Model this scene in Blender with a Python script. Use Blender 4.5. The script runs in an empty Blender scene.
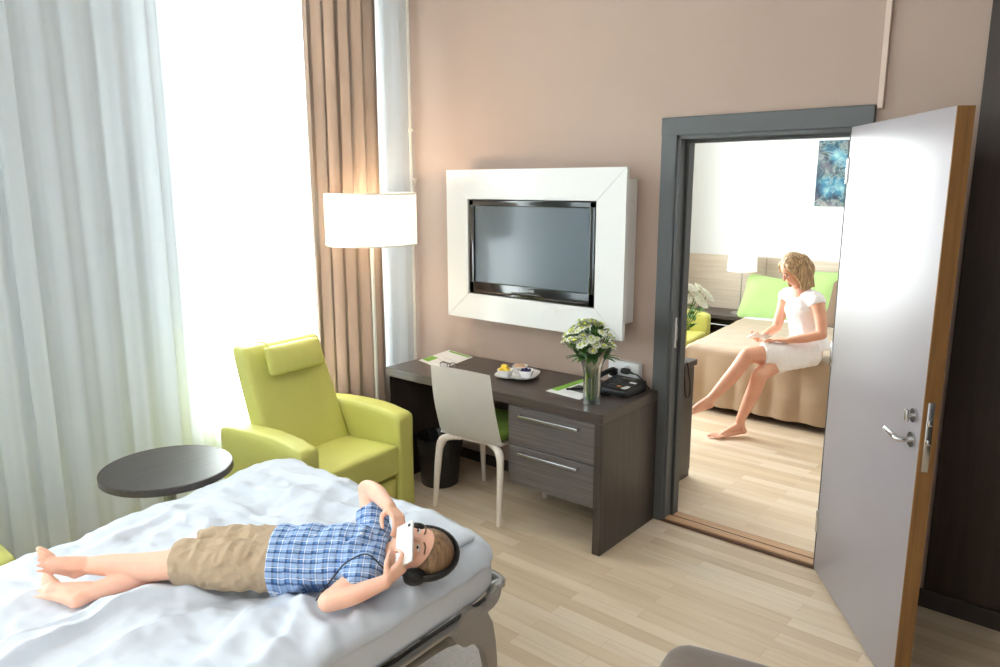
import bpy, bmesh, math, random
from math import sin, cos, pi, radians, sqrt, atan2, exp
from mathutils import Vector, Matrix, noise
random.seed(7)
scene = bpy.context.scene
COL = scene.collection
V = Vector

# ------------------------------------------------------------------ materials
def srgb(r, g, b):
    f = lambda c: (c/255)/12.92 if c/255 <= .04045 else ((c/255+.055)/1.055)**2.4
    return (f(r), f(g), f(b), 1)

def new_mat(name):
    m = bpy.data.materials.new(name); m.use_nodes = True
    nt = m.node_tree
    for n in list(nt.nodes): nt.nodes.remove(n)
    out = nt.nodes.new('ShaderNodeOutputMaterial')
    p = nt.nodes.new('ShaderNodeBsdfPrincipled')
    nt.links.new(p.outputs[0], out.inputs[0])
    return m, nt, p, out

def N(nt, t, **kw):
    n = nt.nodes.new(t)
    for k, v in kw.items():
        if k in n.inputs: n.inputs[k].default_value = v
        else: setattr(n, k, v)
    return n

def ramp(nt, stops):
    r = nt.nodes.new('ShaderNodeValToRGB')
    e = r.color_ramp.elements
    while len(e) > 1: e.remove(e[-1])
    e[0].position, e[0].color = stops[0]
    for p, c in stops[1:]:
        x = e.new(p); x.color = c
    return r

def coords(nt, scale=(1, 1, 1), rot=(0, 0, 0), loc=(0, 0, 0)):
    tc = nt.nodes.new('ShaderNodeTexCoord'); mp = nt.nodes.new('ShaderNodeMapping')
    mp.inputs['Scale'].default_value = scale; mp.inputs['Rotation'].default_value = rot; mp.inputs['Location'].default_value = loc
    nt.links.new(tc.outputs['Object'], mp.inputs[0]); return mp

def plain(name, c, rough=.5, metal=0, var=.0, nscale=8, bump=0, bscale=60, spec=.5, coat=0, sheen=0):
    m, nt, p, out = new_mat(name)
    p.inputs['Roughness'].default_value = rough; p.inputs['Metallic'].default_value = metal
    p.inputs['Specular IOR Level'].default_value = spec
    p.inputs['Coat Weight'].default_value = coat; p.inputs['Coat Roughness'].default_value = .08
    p.inputs['Sheen Weight'].default_value = sheen
    col = srgb(*c)
    mp = coords(nt)
    no = N(nt, 'ShaderNodeTexNoise'); no.inputs['Scale'].default_value = nscale; no.inputs['Detail'].default_value = 4
    nt.links.new(mp.outputs[0], no.inputs['Vector'])
    lo = tuple(x*(1-var) for x in col[:3])+(1,); hi = tuple(min(1, x*(1+var)) for x in col[:3])+(1,)
    r = ramp(nt, [(.3, lo), (.7, hi)])
    nt.links.new(no.outputs[0], r.inputs[0]); nt.links.new(r.outputs[0], p.inputs['Base Color'])
    if bump:
        n2 = N(nt, 'ShaderNodeTexNoise'); n2.inputs['Scale'].default_value = bscale; n2.inputs['Detail'].default_value = 3
        nt.links.new(mp.outputs[0], n2.inputs['Vector'])
        b = nt.nodes.new('ShaderNodeBump'); b.inputs['Strength'].default_value = bump; b.inputs['Distance'].default_value = .005
        nt.links.new(n2.outputs[0], b.inputs['Height']); nt.links.new(b.outputs[0], p.inputs['Normal'])
    return m

def wood(name, c1, c2, axis=0, rough=.35, fine=60, coarse=3, coat=0):
    m, nt, p, out = new_mat(name)
    s = [fine, fine, fine]; s[axis] = coarse
    mp = coords(nt, tuple(s))
    n1 = N(nt, 'ShaderNodeTexNoise'); n1.inputs['Scale'].default_value = 1; n1.inputs['Detail'].default_value = 5; n1.inputs['Roughness'].default_value = .65
    nt.links.new(mp.outputs[0], n1.inputs['Vector'])
    r = ramp(nt, [(.32, srgb(*c1)), (.68, srgb(*c2))])
    nt.links.new(n1.outputs[0], r.inputs[0]); nt.links.new(r.outputs[0], p.inputs['Base Color'])
    p.inputs['Roughness'].default_value = rough; p.inputs['Coat Weight'].default_value = coat
    return m

def emit(name, c, s):
    m, nt, p, out = new_mat(name)
    p.inputs['Base Color'].default_value = srgb(*c); p.inputs['Emission Color'].default_value = srgb(*c); p.inputs['Emission Strength'].default_value = s
    return m

def clear_glass(name, tint=(1, 1, 1), gloss=.1, rough=.02):
    m, nt, p, out = new_mat(name); nt.nodes.remove(p)
    t = nt.nodes.new('ShaderNodeBsdfTransparent'); t.inputs[0].default_value = (*tint, 1)
    g = nt.nodes.new('ShaderNodeBsdfGlossy'); g.inputs['Roughness'].default_value = rough
    lw = nt.nodes.new('ShaderNodeLayerWeight'); lw.inputs[0].default_value = .35
    mr = nt.nodes.new('ShaderNodeMapRange'); mr.inputs[3].default_value = gloss*.5; mr.inputs[4].default_value = min(1, gloss*5)
    nt.links.new(lw.outputs['Facing'], mr.inputs[0])
    mx = nt.nodes.new('ShaderNodeMixShader')
    nt.links.new(mr.outputs[0], mx.inputs[0]); nt.links.new(t.outputs[0], mx.inputs[1]); nt.links.new(g.outputs[0], mx.inputs[2])
    nt.links.new(mx.outputs[0], out.inputs[0]); return m

def sheer(name, c, trans=.55, clear=.15):
    m, nt, p, out = new_mat(name); nt.nodes.remove(p)
    d = nt.nodes.new('ShaderNodeBsdfDiffuse'); d.inputs[0].default_value = srgb(*c)
    t = nt.nodes.new('ShaderNodeBsdfTranslucent'); t.inputs[0].default_value = srgb(*c)
    x = nt.nodes.new('ShaderNodeBsdfTransparent')
    a = nt.nodes.new('ShaderNodeMixShader'); a.inputs[0].default_value = trans
    nt.links.new(d.outputs[0], a.inputs[1]); nt.links.new(t.outputs[0], a.inputs[2])
    # weave: thin threads along the drop
    mp = coords(nt, (1, 90, 2)); no = N(nt, 'ShaderNodeTexNoise'); no.inputs['Scale'].default_value = 1
    nt.links.new(mp.outputs[0], no.inputs['Vector'])
    mr = nt.nodes.new('ShaderNodeMapRange'); mr.inputs[1].default_value = .3; mr.inputs[2].default_value = .7
    mr.inputs[3].default_value = clear*.8; mr.inputs[4].default_value = clear*1.2
    nt.links.new(no.outputs[0], mr.inputs[0])
    b = nt.nodes.new('ShaderNodeMixShader')
    nt.links.new(mr.outputs[0], b.inputs[0]); nt.links.new(a.outputs[0], b.inputs[1]); nt.links.new(x.outputs[0], b.inputs[2])
    nt.links.new(b.outputs[0], out.inputs[0]); return m

def parquet():
    m, nt, p, out = new_mat('light_oak_parquet')
    mp = coords(nt)
    br = nt.nodes.new('ShaderNodeTexBrick')
    br.offset = .37; br.offset_frequency = 2; br.squash = 1
    for k, v in (('Scale', 1), ('Mortar Size', .0008), ('Mortar Smooth', .2), ('Bias', 0), ('Brick Width', .8), ('Row Height', .07)): br.inputs[k].default_value = v
    br.inputs['Color1'].default_value = (0, 0, 0, 1); br.inputs['Color2'].default_value = (1, 1, 1, 1); br.inputs['Mortar'].default_value = (.1, .1, .1, 1)
    nt.links.new(mp.outputs[0], br.inputs['Vector'])
    mp2 = coords(nt, (2.2, 38, 1)); no = N(nt, 'ShaderNodeTexNoise'); no.inputs['Scale'].default_value = 1; no.inputs['Detail'].default_value = 6; no.inputs['Roughness'].default_value = .6
    add = nt.nodes.new('ShaderNodeVectorMath'); add.operation = 'ADD'
    sc = nt.nodes.new('ShaderNodeVectorMath'); sc.operation = 'SCALE'; sc.inputs['Scale'].default_value = 9
    nt.links.new(br.outputs['Color'], sc.inputs[0]); nt.links.new(mp2.outputs[0], add.inputs[0]); nt.links.new(sc.outputs[0], add.inputs[1]); nt.links.new(add.outputs[0], no.inputs['Vector'])
    r1 = ramp(nt, [(0, srgb(208, 186, 158)), (.5, srgb(220, 200, 173)), (1, srgb(229, 213, 192))])
    nt.links.new(br.outputs['Color'], r1.inputs[0])
    r2 = ramp(nt, [(.2, srgb(200, 176, 146)), (.5, srgb(248, 244, 238)), (.8, (1, 1, 1, 1))])
    nt.links.new(no.outputs[0], r2.inputs[0])
    mx = nt.nodes.new('ShaderNodeMix'); mx.data_type = 'RGBA'; mx.blend_type = 'MULTIPLY'; mx.inputs[0].default_value = .42
    nt.links.new(r1.outputs[0], mx.inputs[6]); nt.links.new(r2.outputs[0], mx.inputs[7])
    m2 = nt.nodes.new('ShaderNodeMix'); m2.data_type = 'RGBA'; m2.blend_type = 'MULTIPLY'; m2.inputs[7].default_value = (.8, .72, .62, 1)
    nt.links.new(br.outputs['Fac'], m2.inputs[0]); nt.links.new(mx.outputs[2], m2.inputs[6])
    nt.links.new(m2.outputs[2], p.inputs['Base Color'])
    p.inputs['Roughness'].default_value = .38; p.inputs['Specular IOR Level'].default_value = .4
    return m

def plaid():
    m, nt, p, out = new_mat('blue_plaid_cotton')
    tc = nt.nodes.new('ShaderNodeTexCoord'); no = N(nt, 'ShaderNodeTexNoise'); no.inputs['Scale'].default_value = 9
    nt.links.new(tc.outputs['Object'], no.inputs['Vector'])
    mixv = nt.nodes.new('ShaderNodeMix'); mixv.data_type = 'RGBA'; mixv.blend_type = 'LINEAR_LIGHT'; mixv.inputs[0].default_value = .006
    nt.links.new(tc.outputs['Object'], mixv.inputs[6]); nt.links.new(no.outputs['Color'], mixv.inputs[7])
    sp = nt.nodes.new('ShaderNodeSeparateXYZ'); nt.links.new(mixv.outputs[2], sp.inputs[0])
    def math_(op, a, b=None):
        n = nt.nodes.new('ShaderNodeMath'); n.operation = op
        for i, x in enumerate((a, b)):
            if x is None: continue
            if isinstance(x, (int, float)): n.inputs[i].default_value = x
            else: nt.links.new(x, n.inputs[i])
        return n.outputs[0]
    yz = math_('ADD', sp.outputs['Y'], math_('MULTIPLY', sp.outputs['Z'], .9))
    def stripes(src, period, w, off):
        f = math_('FRACT', math_('ADD', math_('DIVIDE', src, period), off))
        return math_('LESS_THAN', f, w)
    col = None
    base = nt.nodes.new('ShaderNodeRGB'); base.outputs[0].default_value = srgb(104, 144, 200); col = base.outputs[0]
    for src in (sp.outputs['X'], yz):
        for per, w, off, c, k in ((.036, .40, .0, (176, 200, 232), .5), (.036, .17, .62, (34, 52, 104), .6), (.036, .09, .17, (240, 245, 252), .7)):
            mx = nt.nodes.new('ShaderNodeMix'); mx.data_type = 'RGBA'
            nt.links.new(math_('MULTIPLY', stripes(src, per, w, off), k), mx.inputs[0])
            nt.links.new(col, mx.inputs[6]); mx.inputs[7].default_value = srgb(*c); col = mx.outputs[2]
    nt.links.new(col, p.inputs['Base Color']); p.inputs['Roughness'].default_value = .85; p.inputs['Specular IOR Level'].default_value = .1
    return m

def painting():
    m, nt, p, out = new_mat('abstract_blue_canvas')
    mp = coords(nt)
    v = nt.nodes.new('ShaderNodeTexVoronoi'); v.inputs['Scale'].default_value = 6.5; v.feature = 'SMOOTH_F1'
    no = N(nt, 'ShaderNodeTexNoise'); no.inputs['Scale'].default_value = 11; no.inputs['Detail'].default_value = 6; no.inputs['Distortion'].default_value = 1.2
    nt.links.new(mp.outputs[0], no.inputs['Vector']); nt.links.new(mp.outputs[0], v.inputs['Vector'])
    r = ramp(nt, [(.08, srgb(150, 195, 195)), (.25, srgb(50, 120, 150)), (.36, srgb(50, 84, 104)), (.44, srgb(22, 24, 32)), (.75, srgb(150, 130, 125))])
    nt.links.new(v.outputs['Distance'], r.inputs[0])
    r2 = ramp(nt, [(.38, srgb(35, 70, 110)), (.48, srgb(60, 140, 160)), (.55, srgb(190, 215, 210)), (.62, srgb(40, 60, 80))])
    nt.links.new(no.outputs[0], r2.inputs[0])
    mx = nt.nodes.new('ShaderNodeMix'); mx.data_type = 'RGBA'; mx.inputs[0].default_value = .35
    nt.links.new(r.outputs[0], mx.inputs[6]); nt.links.new(r2.outputs[0], mx.inputs[7]); nt.links.new(mx.outputs[2], p.inputs['Base Color'])
    p.inputs['Roughness'].default_value = .6
    return m

def skin(name, c, var=.06):
    m, nt, p, out = new_mat(name)
    p.inputs['Base Color'].default_value = srgb(*c); p.inputs['Roughness'].default_value = .5
    p.inputs['Subsurface Weight'].default_value = .15; p.inputs['Subsurface Radius'].default_value = (.02, .008, .004); p.inputs['Subsurface Scale'].default_value = .5
    mp = coords(nt); no = N(nt, 'ShaderNodeTexNoise'); no.inputs['Scale'].default_value = 14
    nt.links.new(mp.outputs[0], no.inputs['Vector'])
    col = srgb(*c)
    r = ramp(nt, [(.3, (col[0], col[1]*(1-var), col[2]*(1-var), 1)), (.7, (min(1, col[0]*(1+var)), col[1]*(1+var), col[2]*(1+var), 1))])
    nt.links.new(no.outputs[0], r.inputs[0]); nt.links.new(r.outputs[0], p.inputs['Base Color'])
    return m

def hair_mat(name, c1, c2, sc=(90, 90, 12)):
    m, nt, p, out = new_mat(name)
    mp = coords(nt, sc); no = N(nt, 'ShaderNodeTexNoise'); no.inputs['Scale'].default_value = 1; no.inputs['Detail'].default_value = 4
    nt.links.new(mp.outputs[0], no.inputs['Vector'])
    r = ramp(nt, [(.35, srgb(*c1)), (.65, srgb(*c2))]); nt.links.new(no.outputs[0], r.inputs[0]); nt.links.new(r.outputs[0], p.inputs['Base Color'])
    b = nt.nodes.new('ShaderNodeBump'); b.inputs['Strength'].default_value = .6; b.inputs['Distance'].default_value = .004
    nt.links.new(no.outputs[0], b.inputs['Height']); nt.links.new(b.outputs[0], p.inputs['Normal'])
    p.inputs['Roughness'].default_value = .45
    return m

M = dict(
    wall=plain('taupe_wall_paint', (180, 159, 146), .8, var=.02, nscale=2, bump=.05, bscale=200, spec=.2),
    white_wall=plain('white_wall_paint', (236, 238, 240), .8, var=.01, nscale=2),
    ceiling=plain('ceiling_paint', (240, 240, 238), .9),
    floor=parquet(),
    darkbase=plain('dark_baseboard_paint', (52, 42, 38), .5),
    lightbase=plain('light_baseboard_paint', (214, 208, 196), .5),
    frame=plain('grey_door_frame_paint', (84, 86, 86), .45, var=.03),
    frame2=plain('dark_grey_rebate_paint', (60, 62, 62), .45),
    leaf=plain('grey_mauve_door_laminate', (154, 147, 150), .3, var=.015, nscale=1.5, spec=.5),
    oak=wood('oak_door_edge', (118, 80, 42), (146, 102, 56), axis=2, rough=.4, fine=50, coarse=3),
    sill=wood('reddish_threshold_wood', (186, 140, 100), (214, 174, 134), axis=0, rough=.4),
    sill_dark=plain('dark_threshold_strip', (92, 58, 40), .5),
    chrome=plain('brushed_chrome', (205, 205, 205), .22, metal=1),
    steel=plain('silver_metal', (176, 176, 174), .35, metal=.85),
    whitemetal=plain('white_painted_metal', (238, 236, 228), .4),
    panel=wood('dark_brown_wood_panel', (36, 25, 17), (52, 36, 25), axis=2, rough=.4, fine=30, coarse=2),
    desk=wood('grey_brown_wood_horizontal', (50, 41, 37), (80, 68, 62), axis=0, rough=.32, fine=95, coarse=2.5, coat=.1),
    deskv=wood('grey_brown_wood_vertical', (46, 38, 34), (72, 62, 56), axis=2, rough=.38, fine=95, coarse=2.5),
    drawer=wood('grey_wood_drawer', (74, 67, 64), (112, 104, 100), axis=0, rough=.35, fine=110, coarse=2),
    table=wood('dark_wood_table', (52, 46, 45), (76, 68, 66), axis=1, rough=.34, fine=90, coarse=2, coat=.0),
    lime=plain('lime_green_faux_leather', (206, 204, 112), .48, var=.04, nscale=5, bump=.12, bscale=35, spec=.4),
    lime2=plain('lime_green_fabric', (190, 200, 100), .8, var=.04, bump=.1, bscale=90),
    green_seat=plain('green_seat_fabric', (120, 150, 56), .85, var=.08, bump=.2, bscale=200),
    cream=plain('cream_lacquered_ply', (240, 234, 228), .35, var=.02),
    birch=wood('pale_washed_birch', (222, 208, 196), (238, 228, 218), axis=2, rough=.4),
    tvwhite=plain('white_gloss_lacquer', (240, 240, 238), .18, spec=.5),
    seam=plain('grey_joint_line', (188, 188, 186), .6),
    tvblack=plain('piano_black_plastic', (14, 13, 14), .12, spec=.7),
    tvbrown=plain('brown_black_trim', (36, 22, 18), .2, spec=.6),
    black=plain('black_plastic', (22, 22, 24), .4),
    blackrub=plain('black_rubber_cable', (16, 16, 17), .6),
    bag=plain('black_bin_liner', (28, 28, 30), .3, bump=.5, bscale=40),
    white=plain('white_plastic', (240, 240, 240), .3),
    paper=plain('white_paper', (244, 244, 242), .7),
    greenprint=plain('green_print', (128, 178, 62), .6),
    darkprint=plain('dark_photo_print', (60, 62, 58), .5, var=.4, nscale=40),
    china=plain('white_china', (244, 244, 244), .15),
    blueberry=plain('dark_blue_berries', (36, 30, 88), .4),
    yellow=plain('yellow_fruit', (238, 206, 74), .45, var=.1, nscale=40),
    cookie=plain('beige_biscuit', (206, 166, 128), .8, var=.1, nscale=60),
    sheet=plain('white_cotton_duvet', (214, 220, 229), .85, spec=.15, bump=.12, bscale=28),
    mattress=plain('white_mattress_ticking', (222, 225, 231), .9, spec=.1, bump=.1, bscale=30),
    greyplastic=plain('grey_satin_plastic', (150, 143, 136), .45),
    beam=plain('taupe_grey_metal_beam', (120, 112, 104), .45, metal=.2),
    rug=plain('pale_grey_shag', (206, 200, 196), .95, var=.1, nscale=60, bump=1, bscale=120),
    taupefab=plain('taupe_suede', (104, 88, 76), .9, var=.1, nscale=10, sheen=.3, bump=.2, bscale=60),
    shade=None, bulb=emit('warm_bulb', (255, 214, 160), 4),
    sheer=sheer('white_sheer_voile', (232, 237, 240), .5, .05),
    curtain=plain('taupe_satin_curtain', (172, 155, 141), .4, var=.03, nscale=4, spec=.5, sheen=.3),
    glasspane=clear_glass('window_pane_glass', (.97, .99, .98), .08),
    vaseglass=clear_glass('clear_vase_glass', (.93, .97, .95), .22),
    water=clear_glass('vase_water', (.88, .94, .86), .05),
    stem=plain('green_stem', (70, 118, 40), .6, var=.2),
    leafm=plain('dark_green_leaf', (58, 104, 36), .5, var=.25, nscale=20),
    petal=plain('cream_white_petal', (246, 248, 232), .7),
    pollen=plain('yellow_green_flower_centre', (196, 204, 84), .7),
    skin_boy=skin('child_skin', (238, 188, 162)), skin_woman=skin('adult_skin', (216, 162, 134)),
    lip=plain('lip_pink', (196, 112, 104), .5), eye_white=plain('eye_white', (236, 232, 230), .3), eye=plain('dark_iris', (52, 36, 28), .2),
    hair_boy=hair_mat('short_brown_hair', (112, 84, 60), (160, 126, 92)), hair_woman=hair_mat('blonde_hair', (120, 92, 64), (196, 164, 120)),
    brow=plain('brown_eyebrow', (128, 92, 66), .8),
    plaid=plaid(), shorts=plain('beige_cotton_shorts', (182, 160, 134), .9, var=.06, nscale=20, bump=.2, bscale=60, spec=.1),
    dress=plain('white_dress_fabric', (244, 242, 242), .85, var=.03, nscale=60, bump=.15, bscale=60, spec=.1),
    spread=plain('taupe_satin_bedspread', (170, 148, 122), .55, var=.04, sheen=.2, bump=.1, bscale=30),
    headboard=wood('pale_grain_headboard', (202, 186, 168), (222, 208, 192), axis=0, rough=.5, fine=50, coarse=2),
    nightwood=wood('dark_bedside_wood', (62, 52, 50), (88, 76, 72), axis=0, rough=.4),
    pillowgreen=plain('green_pillow_cotton', (170, 200, 128), .85, var=.04, bump=.1, bscale=40),
    pillowbrown=plain('brown_pillow_cotton', (122, 100, 82), .85, bump=.1, bscale=40),
    painting=painting(), canvas_side=plain('canvas_edge', (70, 90, 100), .8),
    screen=None,
)
# lamp shade fabric: lit from inside
def shade_mat(name, c, s):
    m, nt, p, out = new_mat(name)
    p.inputs['Base Color'].default_value = srgb(*c); p.inputs['Roughness'].default_value = .9
    p.inputs['Emission Color'].default_value = srgb(*c); p.inputs['Emission Strength'].default_value = s
    return m
M['shade'] = shade_mat('lit_cream_shade', (255, 246, 228), .75)
M['shade2'] = shade_mat('lit_white_shade', (255, 252, 244), .35)
M['screen'] = plain('glossy_lcd_glass', (78, 88, 96), .3, spec=.5, coat=.25)

# ------------------------------------------------------------------ mesh helpers
def finish(name, bm, mats, parent=None, smooth=False, loc=None, recalc=True):
    if recalc: bmesh.ops.recalc_face_normals(bm, faces=bm.faces[:])
    me = bpy.data.meshes.new(name); bm.to_mesh(me); bm.free()
    if not isinstance(mats, (list, tuple)): mats = [mats]
    for m in mats: me.materials.append(m)
    if smooth:
        me.polygons.foreach_set('use_smooth', [True]*len(me.polygons))
        try: me.set_sharp_from_angle(angle=radians(smooth if smooth is not True else 50))
        except Exception: pass
    o = bpy.data.objects.new(name, me); COL.objects.link(o)
    if parent: o.parent = parent
    if loc is not None: o.location = loc
    return o

def tag(o, label=None, cat=None, group=None, kind=None):
    if label: o['label'] = label
    if cat: o['category'] = cat
    if group: o['group'] = group
    if kind: o['kind'] = kind
    return o

def thing(name, loc, label, cat, rz=0, group=None, kind=None):
    o = bpy.data.objects.new(name, None); COL.objects.link(o); o.empty_display_size = .1
    o.location = loc; o.rotation_euler = (0, 0, rz)
    return tag(o, label, cat, group, kind)

def box(bm, x0, x1, y0, y1, z0, z1, bev=0, seg=2, mat=0):
    r = bmesh.ops.create_cube(bm, size=1)
    vs = r['verts']
    for v in vs:
        v.co = V((x0+(v.co.x+.5)*(x1-x0), y0+(v.co.y+.5)*(y1-y0), z0+(v.co.z+.5)*(z1-z0)))
    fs = set(f for v in vs for f in v.link_faces)
    for f in fs: f.material_index = mat
    if bev:
        es = list(set(e for v in vs for e in v.link_edges))
        r = bmesh.ops.bevel(bm, geom=es, offset=bev, segments=seg, affect='EDGES', profile=.5)
        for f in r['faces']: f.material_index = mat
    return bm

def nbox(*a, **k):
    bm = bmesh.new(); return box(bm, *a, **k)

def frame_axes(d, up=None):
    d = d.normalized()
    u = V(up) if up is not None else (V((0, 0, 1)) if abs(d.z) < .9 else V((1, 0, 0)))
    a = (u - d*u.dot(d))
    if a.length < 1e-6: a = V((1, 0, 0)) - d*d.x
    a.normalize(); b = d.cross(a); return a, b

def tube(bm, pts, rads, seg=12, caps='round', up=None, flat=1.0, sub=0, mat=0, closed=False):
    """sweep along pts; rads = radius or list; flat scales radius along second axis; caps round|flat"""
    pts = [V(p) for p in pts]
    if not isinstance(rads, (list, tuple)): rads = [rads]*len(pts)
    if sub:
        np_, nr = [], []
        n = len(pts)
        for i in range(n-1):
            p0 = pts[max(i-1, 0)]; p1 = pts[i]; p2 = pts[i+1]; p3 = pts[min(i+2, n-1)]
            for k in range(sub):
                t = k/sub
                np_.append(.5*((2*p1)+(-p0+p2)*t+(2*p0-5*p1+4*p2-p3)*t*t+(-p0+3*p1-3*p2+p3)*t**3))
                s = t*t*(3-2*t); nr.append(rads[i]*(1-s)+rads[i+1]*s)
        np_.append(pts[-1]); nr.append(rads[-1]); pts, rads = np_, nr
    n = len(pts); rings = []
    a = None
    P, R_, T = [], [], []
    for i in range(n):
        if closed: d = pts[(i+1) % n]-pts[i-1]
        else: d = pts[min(i+1, n-1)]-pts[max(i-1, 0)]
        T.append(d.normalized() if d.length > 1e-9 else V((0, 0, 1)))
    P = list(pts); R_ = list(rads)
    if caps == 'round' and not closed:
        d0, d1 = T[0], T[-1]; r0, r1 = R_[0], R_[-1]
        pre = [(P[0]-d0*r0*sin(t), max(r0*cos(t), 1e-4), d0) for t in (pi/2*.97, pi/3, pi/6)]
        post = [(P[-1]+d1*r1*sin(t), max(r1*cos(t), 1e-4), d1) for t in (pi/6, pi/3, pi/2*.97)]
        P = [x[0] for x in pre]+P+[x[0] for x in post]; R_ = [x[1] for x in pre]+R_+[x[1] for x in post]; T = [x[2] for x in pre]+T+[x[2] for x in post]
    for p, r, d in zip(P, R_, T):
        if a is None: a, b = frame_axes(d, up)
        else:
            a = a-d*a.dot(d)
            if a.length < 1e-6: a, b = frame_axes(d, up)
            a.normalize()
            b = d.cross(a)
        rings.append([bm.verts.new(p+a*(r*flat*cos(2*pi*k/seg))+b*(r*sin(2*pi*k/seg))) for k in range(seg)])
    m = len(rings)
    for i in range(m if closed else m-1):
        A, B = rings[i], rings[(i+1) % m]
        for k in range(seg):
            f = bm.faces.new((A[k], A[(k+1) % seg], B[(k+1) % seg], B[k])); f.material_index = mat
    if not closed:
        f = bm.faces.new(rings[0][::-1]); f.material_index = mat
        f = bm.faces.new(rings[-1]); f.material_index = mat
    return bm

def ell(bm, c, r, X=None, Z=None, seg=24, rings=16, mat=0):
    """ellipsoid; r=(rx,ry,rz); X,Z world directions of its local x and z"""
    res = bmesh.ops.create_uvsphere(bm, u_segments=seg, v_segments=rings, radius=1)
    z = V(Z).normalized() if Z is not None else V((0, 0, 1))
    x = V(X) if X is not None else V((1, 0, 0))
    x = (x-z*x.dot(z)).normalized(); y = z.cross(x)
    for v in res['verts']:
        q = v.co; v.co = V(c)+x*(q.x*r[0])+y*(q.y*r[1])+z*(q.z*r[2])
    for f in set(f for v in res['verts'] for f in v.link_faces): f.material_index = mat
    return bm

def lathe(bm, prof, c=(0, 0, 0), seg=32, mat=0, capb=True, capt=True, sq=None):
    rings = []
    for r, z in prof:
        rings.append([bm.verts.new((c[0]+max(r, 1e-5)*cos(2*pi*k/seg), c[1]+max(r, 1e-5)*sin(2*pi*k/seg), c[2]+z)) for k in range(seg)])
    for A, B in zip(rings, rings[1:]):
        for k in range(seg):
            f = bm.faces.new((A[k], A[(k+1) % seg], B[(k+1) % seg], B[k])); f.material_index = mat
    if capb: bm.faces.new(rings[0][::-1]).material_index = mat
    if capt: bm.faces.new(rings[-1]).material_index = mat
    return bm

def softbox(bm, w, d, h, r=.03, n=10, puff=0, fn=None, c=(0, 0, 0), mat=0):
    """rounded box centred at c, with optional puff on +-z and a deform callback"""
    bm2 = bmesh.new()
    bmesh.ops.create_cube(bm2, size=2)
    bmesh.ops.subdivide_edges(bm2, edges=bm2.edges[:], cuts=n, use_grid_fill=True)
    hx, hy, hz = w/2, d/2, h/2; r = min(r, hx*.99, hy*.99, hz*.99)
    for v in bm2.verts:
        q = v.co.copy()
        # concentrate samples towards edges
        s = V([math.copysign(abs(t)**.8, t) for t in q])
        p = V((s.x*hx, s.y*hy, s.z*hz))
        inner = V((max(-hx+r, min(hx-r, p.x)), max(-hy+r, min(hy-r, p.y)), max(-hz+r, min(hz-r, p.z))))
        dd = p-inner
        if dd.length > 1e-9: p = inner+dd.normalized()*r
        if puff:
            k = max(0, 1-(p.x/hx)**2)*max(0, 1-(p.y/hy)**2)
            p.z += math.copysign(puff*k**.6, p.z) if abs(p.z) > 1e-6 else 0
        if fn: p = fn(p)
        v.co = V(c)+p
    me = bpy.data.meshes.new('t'); bm2.to_mesh(me); bm2.free()
    k0 = len(bm.faces); bm.from_mesh(me); bpy.data.meshes.remove(me)
    if mat:
        bm.faces.ensure_lookup_table()
        for f in bm.faces[k0:]: f.material_index = mat
    return bm

def fuse(bm, voxel, smooth=6, disp=None):
    """union of overlapping closed shells -> one continuous skin"""
    me = bpy.data.meshes.new('f'); bmesh.ops.recalc_face_normals(bm, faces=bm.faces[:]); bm.to_mesh(me); bm.free()
    o = bpy.data.objects.new('f', me); COL.objects.link(o)
    m = o.modifiers.new('r', 'REMESH'); m.mode = 'VOXEL'; m.voxel_size = voxel; m.adaptivity = 0
    if smooth:
        s = o.modifiers.new('s', 'SMOOTH'); s.factor = .5; s.iterations = smooth
    dg = bpy.context.evaluated_depsgraph_get(); dg.update()
    me2 = bpy.data.meshes.new_from_object(o.evaluated_get(dg))
    bpy.data.objects.remove(o); bpy.data.meshes.remove(me)
    b = bmesh.new(); b.from_mesh(me2); bpy.data.meshes.remove(me2)
    if disp:
        b.normal_update()
        for v in b.verts: v.co += v.normal*disp(v.co)
    return b

def nz(p, s, seed=0):
    return noise.noise(V(p)*s+V((seed*7.3, seed*3.1, seed*1.7)))

def struct(name, bm, m, **k):
    o = finish(name, bm, m, **k); o['kind'] = 'structure'; return o

def copy_tree(o, parent=None):
    c = o.copy(); COL.objects.link(c); c.parent = parent
    for ch in [x for x in scene.objects if x.parent == o]: copy_tree(ch, c)
    return c

# ------------------------------------------------------------------ room shell
H = 3.25
DX0, DX1, DZ = 2.02, 2.84, 2.03; WT = .11      # clear door opening
struct('floor', nbox(-.2, 5.3, -5.7, 4.2, -.1, 0), M['floor'])
struct('ceiling', nbox(-.2, 5.3, -5.7, 4.2, H, H+.1), M['ceiling'])
bm = bmesh.new()
box(bm, 0, DX0, 0, WT, 0, H); box(bm, DX1, 5.2, 0, WT, 0, H); box(bm, DX0, DX1, 0, WT, DZ, H)
struct('wall_back', bm, M['wall'])
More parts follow.
